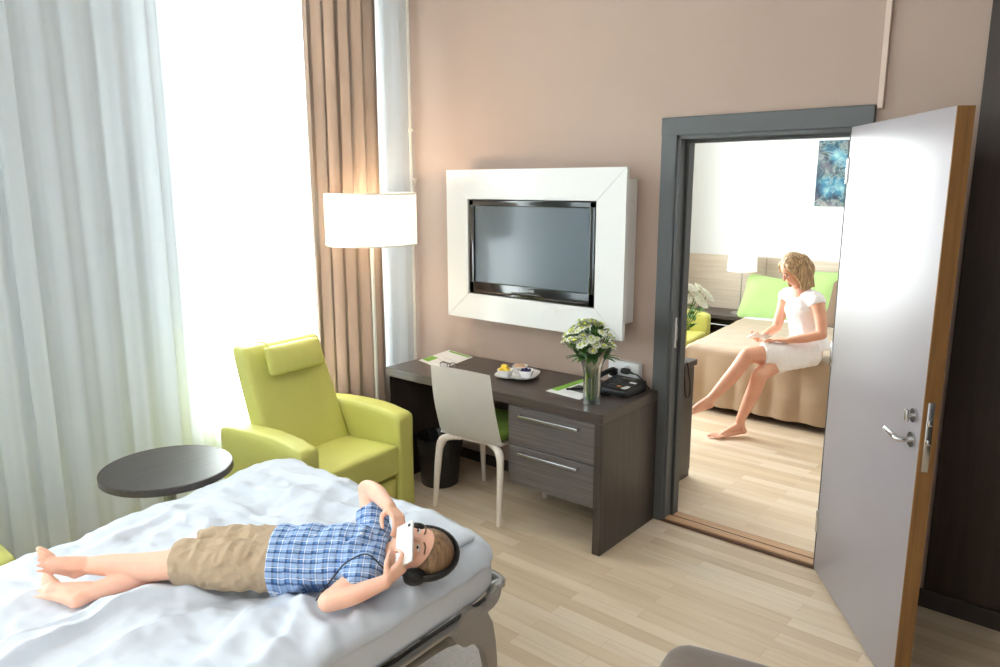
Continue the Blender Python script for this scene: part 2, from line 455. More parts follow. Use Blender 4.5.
# window wall with one tall window and an unseen second one added for brightness
WINS = [(-1.50, -.40, .5, 3.0), (-4.75, -3.1, .5, 3.0)]
bm = bmesh.new()
ys = [-5.6, -4.75, -3.1, -1.50, -.40, 0]
box(bm, -.2, 0, ys[0], ys[1], 0, H); box(bm, -.2, 0, ys[2], ys[3], 0, H); box(bm, -.2, 0, ys[4], .11, 0, H)
for y0, y1, z0, z1 in WINS:
    box(bm, -.2, 0, y0, y1, 0, z0); box(bm, -.2, 0, y0, y1, z1, H)
struct('wall_left', bm, M['white_wall'])
struct('wall_right', nbox(5.2, 5.3, -5.6, 4.2, 0, H), M['white_wall'])
struct('wall_front', nbox(0, 5.2, -5.7, -5.6, 0, H), M['white_wall'])
def window(i, y0, y1, z0, z1, x=-.12):
    f = bmesh.new(); t = .06
    box(f, x-.03, x+.03, y0, y1, z0, z0+t, .004); box(f, x-.03, x+.03, y0, y1, z1-t, z1, .004)
    ym = (y0+y1)/2
    for yy in (y0, ym-t/2, y1-t): box(f, x-.03, x+.03, yy, yy+t, z0+t, z1-t, .004)
    o = struct('window_%d' % i, f, M['whitemetal'])
    finish('window_pane', nbox(x-.004, x+.004, y0+t, y1-t, z0+t, z1-t), M['glasspane'], o)
    finish('window_sill', nbox(x+.03, .03, y0-.03, y1+.03, z0-.03, z0, .004), M['whitemetal'], o)
    return o
for i, w in enumerate(WINS): window(i+1, *w)
# bedroom beyond
BY = 4.1
struct('wall_bedroom_back', nbox(-.2, 5.2, BY, BY+.1, 0, H), M['white_wall'])
bm = bmesh.new()
box(bm, -.2, 0, .11, 1.0, 0, H); box(bm, -.2, 0, 3.2, BY, 0, H); box(bm, -.2, 0, 1.0, 3.2, 0, .6); box(bm, -.2, 0, 1.0, 3.2, 2.9, H)
struct('wall_bedroom_left', bm, M['white_wall'])
window(3, 1.0, 3.2, .6, 2.9)
# baseboards
struct('baseboard_back', nbox(.0, 1.92, -.012, 0, 0, .07, .003), M['darkbase'])
struct('baseboard_right', nbox(2.95, 5.2, -.045, -.03, 0, .08, .003), M['darkbase'])
struct('baseboard_left', nbox(0, .014, -5.6, -.02, 0, .09, .003), M['lightbase'])
struct('baseboard_bedroom', nbox(0, 5.2, BY-.014, BY, 0, .08, .003), M['lightbase'])
# dark wooden wall covering right of the door
bm = bmesh.new()
for k in range(4): box(bm, 3.295+k*.475, 3.295+(k+1)*.475-.004, -.03, 0, 0, H, .002)
struct('trim_1', bm, M['panel'])
bm = bmesh.new()  # unseen dark panelling on the right wall, added to darken the corner behind the door
for k in range(5): box(bm, 5.17, 5.2, -2.4+k*.47, -2.4+(k+1)*.47-.004, 0, H, .002)
struct('added_shade_panel', bm, M['panel'])
# vertical cover strip above door frame corner
struct('trim_2', nbox(2.925, 2.948, -.018, 0, 2.1, H, .003), plain('pale_taupe_strip', (214, 192, 178), .5))
# door frame
bm = bmesh.new()
FW = .085
box(bm, 1.94, 1.94+FW, -.022, 0, 0, 2.115, .004); box(bm, 2.84, 2.92, -.022, 0, 0, 2.115, .004); box(bm, 1.9385, 2.9215, -.0235, .0, DZ, 2.1175, .004)
box(bm, 1.94+FW-.012, DX0+.022, -.012, WT, 0, DZ+.005, .002); box(bm, 2.828, 2.85, -.012, WT, 0, DZ+.005, .002); box(bm, 2.02, 2.85, -.012, WT, DZ-.018, DZ+.006, .002)
fr = struct('trim_3', bm, M['frame'])
bm = bmesh.new()   # rebate stop
box(bm, DX0+.02, DX0+.038, .05, WT, .0, DZ-.016, .003); box(bm, 2.812, 2.83, .05, WT, .0, DZ-.016, .003); box(bm, DX0+.03, 2.82, .05, WT, DZ-.034, DZ-.016, .003)
finish('door_stop', bm, M['frame2'], fr)
bm = bmesh.new(); box(bm, DX0+.0215, DX0+.0245, .012, .042, .96, 1.12, .001); box(bm, DX0+.0215, DX0+.026, .03, .046, 1.0, 1.08, .001)
finish('strike_plate', bm, M['chrome'], fr)
# threshold
bm = bmesh.new()
box(bm, DX0+.0, DX1, .0, WT, 0, .02, .003)
th = struct('trim_4', bm, M['sill'])
finish('sill_edge_strip', nbox(DX0, DX1, -.018, -.001, 0, .012, .002), M['sill_dark'], th)
finish('sill_edge_strip', nbox(DX0, DX1, .111, .124, 0, .014, .002), M['sill_dark'], th)
finish('sill_groove', nbox(DX0, DX1, .045, .052, .02, .0212), M['sill_dark'], th)

# open door leaf
th_ = .958
hx, hy = 2.838, -.03
door = bpy.data.objects.new('door_1', None); COL.objects.link(door); door['kind'] = 'structure'
door['label'] = 'open grey laminated door with oak edge and chrome handle'
door.location = (hx, hy, 0); door.rotation_euler = (0, 0, -th_)      # local +x along the leaf, local -y = visible face
LW, LT = .895, .052
bm = nbox(0, LW-.006, 0, LT, .012, 2.03, .0015)
finish('door_leaf', bm, M['leaf'], door)
finish('door_edge', nbox(LW-.006, LW, -.001, LT+.001, .012, 2.03, .002), M['oak'], door)
bm = bmesh.new()
box(bm, LW-.001, LW+.002, .012, .034, .85, 1.09, .0008)
box(bm, LW+.001, LW+.013, .015, .031, .945, .965, .003)
box(bm, LW+.001, LW+.008, .015, .031, 1.01, 1.03, .002)
finish('lock_plate', bm, M['chrome'], door, smooth=30)
bm = bmesh.new()
tube(bm, [(LW-.055, 0, .945), (LW-.055, -.008, .945)], .026, 24, 'flat')
tube(bm, [(LW-.055, -.008, .945), (LW-.055, -.046, .945), (LW-.075, -.055, .951), (LW-.145, -.055, .955)], [.0095, .0095, .0095, .008], 12, sub=5)
finish('door_handle', bm, M['chrome'], door, smooth=40)
bm = bmesh.new()
tube(bm, [(LW-.055, 0, 1.03), (LW-.055, -.009, 1.03)], .024, 24, 'flat')
tube(bm, [(LW-.055, -.009, 1.03), (LW-.055, -.022, 1.03)], .008, 12, 'flat')
box(bm, LW-.063, LW-.047, -.034, -.02, 1.01, 1.05, .003)
finish('thumb_turn', bm, M['chrome'], door, smooth=40)
bm = bmesh.new()
for z in (.25, 1.05, 1.85): tube(bm, [(-.004, .0, z-.05), (-.004, .0, z+.05)], .008, 10)
finish('hinge', bm, M['chrome'], door, smooth=40)

# ------------------------------------------------------------------ curtains
def drape(name, y0, y1, x, z0, z1, waves, amp, mat, thick=0, seed=0, ny=240, nzr=26, parent=None, irregular=.5):
    bm = bmesh.new(); g = []
    for j in range(nzr+1):
        z = z0+(z1-z0)*j/nzr; row = []
        for i in range(ny+1):
            t = i/ny; y = y0+(y1-y0)*t
            ph = t*waves*2*pi + irregular*2.2*nz((t*waves*.45, 0, z*.25), 1, seed)
            a = amp*(.7+.6*nz((t*waves*.8, 3, z*.2), 1, seed+3))
            xx = x+a*sin(ph)+.25*a*sin(2.3*ph+1)
            yy = y + .35*a*sin(2*ph)*(1 if 0 < i < ny else 0)
            row.append(bm.verts.new((xx, yy, z)))
        g.append(row)
    for j in range(nzr):
        for i in range(ny): bm.faces.new((g[j][i], g[j][i+1], g[j+1][i+1], g[j+1][i]))
    if thick: bmesh.ops.solidify(bm, geom=bm.faces[:], thickness=thick)
    return finish(name, bm, mat, parent, smooth=True, recalc=False)
s1 = drape('sheer_curtain', -4.9, -.05, .12, .10, 3.2, 34, .022, M['sheer'], seed=1, ny=700)
tag(s1, 'white translucent sheer curtain covering the whole window wall', 'curtain')
c1 = drape('curtain', -.90, -.38, .205, .03, 3.2, 5.6, .06, M['curtain'], .004, seed=2, ny=260)
tag(c1, 'heavy taupe satin curtain hanging behind the floor lamp', 'curtain')
bm = bmesh.new(); tube(bm, [(.16, -4.95, 3.215), (.16, -.03, 3.215)], .014, 10)
tag(finish('curtain_rail', bm, M['whitemetal'], smooth=40), 'white ceiling rail the window curtains hang from', 'curtain rail')
# heating pipe in the corner
pt = thing('heating_pipe', (.135, -.045, 0), 'thin white vertical pipe in the corner right of the curtains', 'pipe')
bm = bmesh.new(); tube(bm, [(0, 0, 0), (0, 0, H)], .0095, 14, 'flat'); finish('pipe', bm, M['whitemetal'], pt, smooth=40)
for z in (1.83, 2.14):
    bm = bmesh.new(); tube(bm, [(0, 0, z-.012), (0, 0, z+.012)], .014, 14, 'flat'); tube(bm, [(0, 0, z), (0, .045, z)], .005, 8, 'flat')
    tube(bm, [(0, 0, z), (.022, 0, z)], .006, 8)
    finish('bracket', bm, M['whitemetal'], pt, smooth=40)

# ------------------------------------------------------------------ floor lamp
fl = thing('floor_lamp', (.38, -.6, 0), 'tall floor lamp with wide cream drum shade, switched on', 'lamp')
bm = bmesh.new(); lathe(bm, [(.15, 0), (.15, .012), (.14, .018), (.015, .024), (.012, .03)], seg=40); finish('base', bm, M['steel'], fl, smooth=30)
bm = bmesh.new(); tube(bm, [(0, 0, .02), (0, 0, 1.5)], .011, 14, 'flat'); finish('pole', bm, M['whitemetal'], fl, smooth=40)
def drum(r0, r1, z0, z1, t=.003):
    bm = bmesh.new(); lathe(bm, [(r0, z0), (r1, z1), (r1-t, z1), (r0-t, z0)], seg=64, capb=False, capt=False)
    # close the loop between inner and outer bottom edge
    bmesh.ops.bridge_loops(bm, edges=[e for e in bm.edges if e.is_boundary]); return bm
finish('lamp_shade', drum(.266, .266, 1.455, 1.745), M['shade'], fl, smooth=40)
bm = bmesh.new()
for zz in (1.455, 1.745): lathe(bm, [(.2675, zz-.004), (.2675, zz+.004), (.263, zz+.004), (.263, zz-.004), (.2675, zz-.004)], seg=64, capb=False, capt=False)
for k in range(3): tube(bm, [(0, 0, 1.5), (.264*cos(k*2.094), .264*sin(k*2.094), 1.5)], .002, 6)
finish('shade_trim', bm, M['whitemetal'], fl, smooth=40)
bm = bmesh.new(); ell(bm, (0, 0, 1.6), (.03, .03, .045)); finish('bulb', bm, M['bulb'], fl, smooth=True)

# ------------------------------------------------------------------ wall TV
tx0, tx1, tz0, tz1 = .579, 1.838, .997, 1.881
sx0, sx1, sz0, sz1 = .752, 1.662, 1.150, 1.712
tu = thing('television_surround', (1.2, 0, 1.44), 'white glossy wall panel surround framing the black television', 'television surround')
def rel(bm, o): bmesh.ops.translate(bm, verts=bm.verts[:], vec=-V(o)); return bm
O = (1.2, 0, 1.44)
bm = bmesh.new()
bx0, bx1, bz0, bz1 = .64, 1.80, 1.07, 1.825
box(bm, bx0, bx1, -.145, 0, bz0, sz0-.001, .002); box(bm, bx0, bx1, -.145, 0, sz1+.001, bz1, .002)
box(bm, bx0, sx0-.001, -.145, 0, sz0-.001, sz1+.001); box(bm, sx1+.001, bx1, -.145, 0, sz0-.001, sz1+.001)
finish('backing_box', rel(bm, O), M['tvwhite'], tu)
bm = bmesh.new()   # mitred front frame
y0, y1 = -.17, -.146
outer = [(tx0, tz0), (tx1, tz0), (tx1, tz1), (tx0, tz1)]; inner = [(sx0, sz0), (sx1, sz0), (sx1, sz1), (sx0, sz1)]
g = .0012
for k in range(4):
    a, b, c, d = outer[k], outer[(k+1) % 4], inner[(k+1) % 4], inner[k]
    dx = V((b[0]-a[0], b[1]-a[1])).normalized()*g
    q = [(a[0]+dx.x, a[1]+dx.y), (b[0]-dx.x, b[1]-dx.y), (c[0]-dx.x, c[1]-dx.y), (d[0]+dx.x, d[1]+dx.y)]
    f = [bm.verts.new((x, y0, z)) for x, z in q]; r = [bm.verts.new((x, y1, z)) for x, z in q]
    bm.faces.new(f); bm.faces.new(r[::-1])
    for i in range(4): bm.faces.new((f[i], r[i], r[(i+1) % 4], f[(i+1) % 4]))
finish('front_frame', rel(bm, O), M['tvwhite'], tu)
bm = bmesh.new(); box(bm, tx0+.003, tx1-.003, -.1458, -.1452, tz0+.003, sz0-.002); box(bm, tx0+.003, tx1-.003, -.1458, -.1452, sz1+.002, tz1-.003)
finish('joint_line', rel(bm, O), M['seam'], tu)
tv = thing('television', (1.207, -.108, 1.431), 'black flat screen television set into the white wall panel', 'television')
O = (1.207, -.08, 1.431)
a0, a1, b0, b1 = sx0+.006, sx1-.006, sz0+.004, sz1-.004
bm = bmesh.new()
box(bm, a0, a1, -.12, -.03, b0, b1, .008, 3)
finish('casing', rel(bm, O), M['tvblack'], tv, smooth=40)
bm = bmesh.new()
bw = .035
box(bm, a0, a1, -.138, -.118, b1-bw, b1, .006, 3); box(bm, a0, a0+bw+.004, -.138, -.118, b0, b1, .006, 3); box(bm, a1-bw-.004, a1, -.138, -.118, b0, b1, .006, 3); box(bm, a0, a1, -.138, -.118, b0, b0+.072, .006, 3)
finish('bezel', rel(bm, O), M['tvblack'], tv, smooth=40)
finish('screen', rel(nbox(a0+bw, a1-bw, -.127, -.119, b0+.07, b1-bw), O), M['screen'], tv)
bm = bmesh.new()   # curved lower trim
pts = [(a0+.05, -.139, b0+.014), (a0+.30, -.139, b0+.014), (a0+.36, -.139, b0+.026), (a1-.36, -.139, b0+.026), (a1-.30, -.139, b0+.014), (a1-.05, -.139, b0+.014)]
tube(bm, pts, .006, 8, sub=5, flat=1.0)
finish('lower_trim', rel(bm, O), M['tvbrown'], tv, smooth=40)
def text_mesh(name, s, size, loc, rot, mat, parent=None, ext=.0004):
    cu = bpy.data.curves.new(name, 'FONT'); cu.body = s; cu.size = size; cu.align_x = 'CENTER'; cu.align_y = 'CENTER'; cu.extrude = ext
    o = bpy.data.objects.new(name, cu); COL.objects.link(o)
    dg = bpy.context.evaluated_depsgraph_get(); dg.update()
    me = bpy.data.meshes.new_from_object(o.evaluated_get(dg)); bpy.data.objects.remove(o)
    me.materials.clear(); me.materials.append(mat)
    o = bpy.data.objects.new(name, me); COL.objects.link(o); o.location = loc; o.rotation_euler = rot
    if parent: o.parent = parent
    return o
text_mesh('logo', 'SAMSUNG', .021, (0, -.0587, -.228), (pi/2, 0, 0), M['steel'], tv)

# ------------------------------------------------------------------ desk
D0, D1, DF, DT = .465, 1.985, -.575, .725
desk = thing('desk', ((D0+D1)/2, -.3, 0), 'long grey-brown wooden desk with two drawers against the wall', 'desk')
desk.location.y = -.318; desk.rotation_euler.z = radians(1.4)
O = ((D0+D1)/2, -.3, 0)
finish('desktop', rel(nbox(D0, D1, DF, -.014, DT-.05, DT, .002), O), M['desk'], desk)
finish('side_panel', rel(nbox(D0, D0+.042, DF+.002, -.014, 0, DT-.0505, .0015), O), M['deskv'], desk)
finish('side_panel', rel(nbox(D1-.045, D1, DF+.001, -.014, 0, DT-.0505, .0015), O), M['deskv'], desk)
finish('drawer_cabinet', rel(nbox(1.405, D1-.046, DF+.05, -.03, .235, DT-.051, .001), O), M['deskv'], desk)
finish('modesty_panel', rel(nbox(D0+.043, 1.404, -.05, -.034, .42, DT-.051, .001), O), M['deskv'], desk)
for z0, z1 in ((.235, .452), (.458, .668)):
    d = finish('drawer', rel(nbox(1.405, D1-.047, DF+.012, DF+.048, z0, z1, .0015), O), M['drawer'], desk)
    zc = z1-.042 if z0 > .4 else z1-.03
    bm = bmesh.new(); a, b = 1.49, 1.855
    box(bm, a, b, DF-.022, DF-.012, zc-.007, zc+.007, .002)
    box(bm, a, a+.012, DF-.014, DF+.013, zc-.006, zc+.006, .001); box(bm, b-.012, b, DF-.014, DF+.013, zc-.006, zc+.006, .001)
    finish('drawer_handle', rel(bm, O), M['chrome'], d)

# things on the desk
def sheet(name, quad, z, th, mat, parent=None, label=None, cat='brochure', group=None):
    c = sum((V(q) for q in quad), V((0, 0)))/len(quad)
    bm = bmesh.new()
    b = [bm.verts.new((q[0]-c.x, q[1]-c.y, 0)) for q in quad]; t = [bm.verts.new((q[0]-c.x, q[1]-c.y, th)) for q in quad]
    bm.faces.new(b[::-1]); bm.faces.new(t); n = len(quad)
    for i in range(n): bm.faces.new((b[i], b[(i+1) % n], t[(i+1) % n], t[i]))
    o = finish(name, bm, mat, parent, loc=(c.x, c.y, z))
    if label: tag(o, label, cat, group)
    return o
def lerp2(q, u, v):
    a = V(q[0])*(1-u)+V(q[1])*u; b = V(q[3])*(1-u)+V(q[2])*u; return a*(1-v)+b*v
def printed(o, q, u0, u1, v0, v1, mat, name='printed_panel', skew=None):
    c = sum((V(x) for x in q), V((0, 0)))/4
    pts = [lerp2(q, *uv)-c for uv in ((u0, v0), (u1, v0), (u1, v1), (u0, v1))] if not skew else [lerp2(q, *uv)-c for uv in skew]
    bm = bmesh.new(); vs = [bm.verts.new((p.x, p.y, .0)) for p in pts]; bm.faces.new(vs)
    r = bmesh.ops.extrude_face_region(bm, geom=bm.faces[:]); bmesh.ops.translate(bm, verts=[g for g in r['geom'] if isinstance(g, bmesh.types.BMVert)], vec=(0, 0, .0006))
    p = finish(name, bm, mat, o, loc=(0, 0, .0016)); return p
Z = DT
qa = [(.52, -.40), (.735, -.40), (.60, -.06), (.40, -.06)]
qa = [(.515, -.37), (.76, -.42), (.86, -.14), (.60, -.10)]
q1 = [(.50, -.36), (.77, -.43), (.70, -.08), (.44, -.03)]
b1_ = sheet('brochure', q1, Z+.0005, .0015, M['paper'], label='white and green leaflet lying at the curtain end of the desk')
printed(b1_, q1, .02, .30, .10, .42, M['greenprint']); printed(b1_, q1, .1, .95, .90, .98, M['greenprint'])
for k in range(3):
    printed(b1_, q1, .38, .9, .2+.16*k, .21+.16*k, M['seam'], 'text_line')
q2 = [(1.53, -.41), (1.76, -.43), (1.72, -.10), (1.54, -.06)]
b2_ = sheet('brochure', q2, Z+.0005, .0015, M['paper'], label='white and green brochure lying left of the flower vase')
printed(b2_, q2, .0, .22, .12, .95, M['greenprint']); printed(b2_, q2, .3, .85, .3, .62, M['darkprint'], 'photo')
pn = bmesh.new(); tube(pn, [(1.61, -.33, Z+.009), (1.71, -.22, Z+.009)], [.006, .005], 10)
tag(finish('pen', pn, M['black'], smooth=40), 'black pen lying across the brochure beside the vase', 'pen')
# eyeglasses
eg = thing('eyeglasses', (.80, -.40, Z), 'thin dark eyeglasses on the desk just behind the chair back', 'glasses', rz=radians(12))
for s in (-1, 1):
    bm = bmesh.new(); tube(bm, [(s*.034+.026*cos(t*pi/8), 0, .024+.018*sin(t*pi/8)) for t in range(16)], .0022, 8, closed=True); finish('rim', bm, M['black'], eg, smooth=40)
    bm = bmesh.new(); tube(bm, [(s*.06, 0, .03), (s*.062, .05, .022), (s*.058, .115, .004)], .002, 8, sub=4); finish('temple', bm, M['black'], eg, smooth=40)
bm = bmesh.new(); tube(bm, [(-.009, 0, .028), (0, -.001, .032), (.009, 0, .028)], .002, 8, sub=4); finish('bridge', bm, M['black'], eg, smooth=40)

# plate with three bowls
PR = radians(22)
px_, py_ = 1.225, -.275
bm = bmesh.new()
def sqlathe(bm, prof, seg=48, p=4.0, mat=0):
    rings = []
    for r, z in prof:
        ring = []
        for k in range(seg):
            t = 2*pi*k/seg; c, s = cos(t), sin(t); q = (abs(c)**p+abs(s)**p)**(-1/p)
            ring.append(bm.verts.new((r*q*c, r*q*s, z)))
        rings.append(ring)
    for A, B in zip(rings, rings[1:]):
        for k in range(seg): bm.faces.new((A[k], A[(k+1) % seg], B[(k+1) % seg], B[k])).material_index = mat
    bm.faces.new(rings[0][::-1]); bm.faces.new(rings[-1])
sqlathe(bm, [(.06, 0), (.075, .002), (.118, .018), (.120, .021), (.114, .020), (.072, .008), (.01, .007)], p=3.6)
plate = tag(finish('plate', bm, M['china'], smooth=60, loc=(px_, py_, Z+.0005)), 'square white plate holding three small bowls on the desk', 'plate')
plate.rotation_euler = (0, 0, PR)
def bowl(dx, dy, label, kind):
    c, s = cos(PR), sin(PR)
    x, y = px_+dx*c-dy*s, py_+dx*s+dy*c
    b = bmesh.new(); sqlathe(b, [(.026, 0), (.030, .001), (.044, .040), (.0455, .042), (.042, .041), (.028, .008), (.003, .006)], seg=32, p=3)
    o = tag(finish('bowl', b, M['china'], smooth=60, loc=(x, y, Z+.0085)), label, 'bowl', 'bowls on the square plate'); o.rotation_euler = (0, 0, PR)
    return x, y
def blob(name, x, y, z, r, mat, label, group, sq=(1, 1, .8), cat=None, cube=False):
    b = bmesh.new()
    if cube: softbox(b, r*2, r*2, r*1.6, r*.5, 4)
    else: ell(b, (0, 0, 0), (r*sq[0], r*sq[1], r*sq[2]), seg=12, rings=8)
    o = finish(name, b, mat, smooth=True, loc=(x, y, z)); o.rotation_euler = (0, 0, random.random()*3)
    tag(o, label, cat or name.replace('_', ' '), group)
x, y = bowl(-.058, -.045, 'white bowl of yellow fruit chunks, nearest bowl on the plate', 0)
for dx, dy, dz in ((-.018, -.014, .036), (.018, -.010, .037), (-.002, .018, .037), (.0, -.002, .056), (-.02, .014, .052)):
    blob('fruit_chunk', x+dx, y+dy, Z+.0085+dz, .015, M['yellow'], 'yellow fruit chunk in the white bowl on the plate', 'yellow fruit chunks in the bowl', cube=True, cat='fruit')
x, y = bowl(-.005, .062, 'white bowl topped with a beige biscuit, at the back of the plate', 1)
bm = bmesh.new(); lathe(bm, [(.0, 0), (.030, 0), (.034, .005), (.030, .012), (.0, .014)], seg=24, capb=False, capt=False)
tag(finish('biscuit', bm, M['cookie'], smooth=60, loc=(x, y, Z+.042)), 'round beige biscuit lying in the rear bowl on the plate', 'biscuit')
x, y = bowl(.055, -.02, 'white bowl of dark blue berries, right bowl on the plate', 2)
k = 0
for a in range(7):
    rr = .022 if a else 0
    blob('blueberry', x+rr*cos(a*1.047), y+rr*sin(a*1.047), Z+.0085+.038+(.006 if a == 0 else 0), .0105, M['blueberry'], 'dark blue berry in the white bowl on the plate', 'blueberries in the bowl', (1, 1, .9), 'berry')

# telephone
ph = thing('telephone', (1.80, -.155, Z), 'black desk telephone with handset on its left side', 'telephone', rz=radians(-4))
bm = bmesh.new()
def wedge(p): p.z += (p.y+.09)*.16 if p.z > 0 else 0; return p
softbox(bm, .20, .19, .03, .008, 8, fn=wedge, c=(.03, .0, .0155))
finish('phone_body', bm, M['black'], ph, smooth=50)
bm = bmesh.new()
tube(bm, [(-.085, -.10, .052), (-.088, -.05, .064), (-.088, .04, .078), (-.085, .09, .078)], [.018, .014, .014, .018], 14, sub=4)
ell(bm, (-.084, -.10, .04), (.025, .028, .018)); ell(bm, (-.084, .088, .064), (.025, .028, .018))
finish('handset', bm, M['black'], ph, smooth=60)
finish('phone_display', nbox(.0, .085, .045, .078, .0545, .0575, .001), plain('lcd_display', (92, 84, 60), .3), ph)
for r_ in range(4):
    for c_ in range(3):
        y = .02-.026*r_; x = -.03+.026*c_
        z = .0305+(y+.09)*.16
        finish('phone_key', nbox(x-.009, x+.009, y-.007, y+.007, z, z+.004, .0015), plain('grey_key', (72, 72, 76), .5) if (r_+c_) == 0 else bpy.data.materials['grey_key'], ph)
z = .0305+.09*.16
finish('message_light', nbox(.045, .066, -.055, -.04, z-.006, z-.001, .001), plain('orange_key', (214, 130, 70), .4), ph)
bm = nbox(.082, .108, -.07, .012, z-.008, z-.003, .001)
bm2 = finish('label_strip', bm, M['paper'], ph)
bm2.rotation_euler = (0.0, 0, 0)
finish('label_strip', nbox(.07, .11, .02, .04, z+.002, z+.006, .001), M['paper'], ph)
# coiled cord
bm = bmesh.new(); pts = []
for i in range(220):
    t = i/219; x = -.05-.09*sin(pi*t)*.4; y = -.10+.0*t
    base = V((-.075+.13*t, -.125-.02*sin(pi*t), .010)); pts.append(base+V((0, .006*cos(t*44*pi*.8), .006*sin(t*44*pi*.8))))
tube(bm, pts, .0018, 6); finish('coiled_cord', bm, M['blackrub'], ph, smooth=True)

# wall socket + plug
so = thing('wall_socket', (1.775, 0, .80), 'white double wall socket above the telephone', 'socket')
bm = nbox(-.095, .095, -.045, 0, -.045, .055, .006, 3); finish('socket_box', bm, M['white'], so, smooth=40)
for x in (-.068, -.040):
    bm = bmesh.new(); tube(bm, [(x, -.0465, .005), (x, -.044, .005)], .008, 16, 'flat'); finish('socket_hole', bm, M['black'], so)
for x in (.028,):
    bm = bmesh.new(); tube(bm, [(x, -.047, .012), (x, -.044, .012)], .024, 24, 'flat'); finish('socket_recess', bm, plain('socket_shadow_grey', (200, 200, 200), .4), so)
bm = bmesh.new(); softbox(bm, .05, .035, .03, .01, 6, c=(0, 0, 0)); tube(bm, [(.02, 0, 0), (.045, -.005, -.005)], [.008, .006], 10)
tag(finish('power_plug', bm, M['black'], smooth=60, loc=(1.803, -.066, .812)), 'black power plug pushed into the white wall socket', 'plug')
bm = bmesh.new()
tube(bm, [(1.848, -.071, .807), (1.88, -.07, .802), (1.905, -.05, .77), (1.915, -.03, .74), (1.925, -.02, .7285)], .0035, 8, sub=6)
tag(finish('power_cable', bm, M['blackrub'], smooth=True), 'thin dark cable running from the plug down behind the desk', 'cable')

# ------------------------------------------------------------------ flowers
def flower_mesh(r=.018, petals=9):
    bm = bmesh.new()
    for k in range(petals):
        a = 2*pi*k/petals; d = V((cos(a), sin(a), 0)); n = V((-sin(a), cos(a), 0))
        p = [d*r*.2, d*r*.6+n*r*.26+V((0, 0, r*.12)), d*r*1.0+n*r*.15+V((0, 0, r*.05)), d*r*1.06, d*r*1.0-n*r*.15+V((0, 0, r*.05)), d*r*.6-n*r*.26+V((0, 0, r*.12))]
        vs = [bm.verts.new(x) for x in p]; bm.faces.new(vs)
    bmesh.ops.solidify(bm, geom=bm.faces[:], thickness=.0006)
    ell(bm, (0, 0, r*.12), (r*.36, r*.36, r*.22), seg=10, rings=6, mat=1)
    return bm
def leaf_into(bm, p, d, up, L, W):
    d = V(d).normalized(); s = d.cross(V(up)).normalized(); n = s.cross(d)
    prof = [(0, .05), (.25, .8), (.5, 1), (.75, .7), (1, .03)]
    l, c, r = [], [], []
    for t, w in prof:
        b = V(p)+d*(L*t)-V((0, 0, 1))*(L*.35*t*t)
        l.append(bm.verts.new(b+s*(W*w/2)+n*(W*.12))); c.append(bm.verts.new(b)); r.append(bm.verts.new(b-s*(W*w/2)+n*(W*.12)))
    for i in range(4):
        bm.faces.new((l[i], c[i], c[i+1], l[i+1])); bm.faces.new((c[i], r[i], r[i+1], c[i+1]))
def vase(name, loc, label, h, rb, rt, cat='vase'):
    v = thing(name, loc, label, cat)
    prof = [(rb, 0), (rb, .004)]
    K = 14
    for k in range(K+1):
        t = k/K; prof.append((rb*.96+(rt-rb)*max(0, (t-.45)/.55)**2.2, .004+t*(h-.004)))
    inner = [(r-.003, z) for r, z in prof[1:]][::-1]; inner[-1] = (.001, .012)
    bm = bmesh.new(); lathe(bm, prof+inner, seg=40, capt=False); finish('glass', bm, M['vaseglass'], v, smooth=60)
    bm = bmesh.new(); lathe(bm, [(rb*.96-.005, .013), (rb*.96-.005, h*.4), (rb*.96-.005, h*.42)], seg=32); finish('water', bm, M['water'], v, smooth=40)
    return v
VX, VY = 1.835, -.435
vase('vase', (VX, VY, Z), 'clear glass vase with flared rim on the desk beside the telephone', .28, .045, .105)
bq = thing('bouquet', (VX, VY, Z), 'bouquet of small white and pale green daisies standing in the desk vase', 'bouquet')
bst = bmesh.new(); blf = bmesh.new()
fm = [flower_mesh(.025, 11), flower_mesh(.020, 9), flower_mesh(.022, 8)]
fmesh = []
for i, b in enumerate(fm):
    o = finish('flower', b, [M['petal'], M['pollen']]); fmesh.append(o.data); bpy.data.objects.remove(o)
rnd = random.Random(3)
for i in range(96):
    a = rnd.random()*2*pi; q = sqrt(rnd.random())
    hd = V((-.025+q*.128*cos(a), q*.128*sin(a), .43-.10*q*q-.02*rnd.random()))
    if i > 78:   # lower outer ones
        q = 1; hd = V((-.025+.12*cos(a), .12*sin(a), .27+.06*rnd.random()))
    foot = V((rnd.uniform(-.022, .022), rnd.uniform(-.022, .022), .016))
    mid = V((foot.x*.4+hd.x*.25, foot.y*.4+hd.y*.25, .2))
    if i % 2 == 0 or i > 78: tube(bst, [foot, mid, hd], .0022, 5, sub=3)
    else: tube(bst, [mid, mid*.4+hd*.6, hd], .0017, 5, sub=3)
    o = bpy.data.objects.new('flower', fmesh[i % 3]); COL.objects.link(o); o.parent = bq; o.location = hd
    n = V((hd.x*4.0, hd.y*4.0, .45+.5*rnd.random())).normalized(); o.rotation_euler = n.to_track_quat('Z', 'Y').to_euler()
    for k in range(4):
        t = rnd.uniform(.35, .88); p = mid*(1-t)+hd*t; aa = rnd.random()*2*pi
        leaf_into(blf, p, (cos(aa), sin(aa), .7), (0, 0, 1), rnd.uniform(.03, .06), .012)
for k in range(14):
    aa = rnd.random()*2*pi
    leaf_into(blf, (.03*cos(aa), .03*sin(aa), .23), (cos(aa), sin(aa), .35), (0, 0, 1), .11, .03)
for k in range(30):
    aa = rnd.random()*2*pi; t = rnd.random()
    leaf_into(blf, (.02*cos(aa), .02*sin(aa), .05+.16*t), (cos(aa)*.4, sin(aa)*.4, 1), (1, 0, 0), .05, .012)
finish('stems', bst, M['stem'], bq, smooth=60)
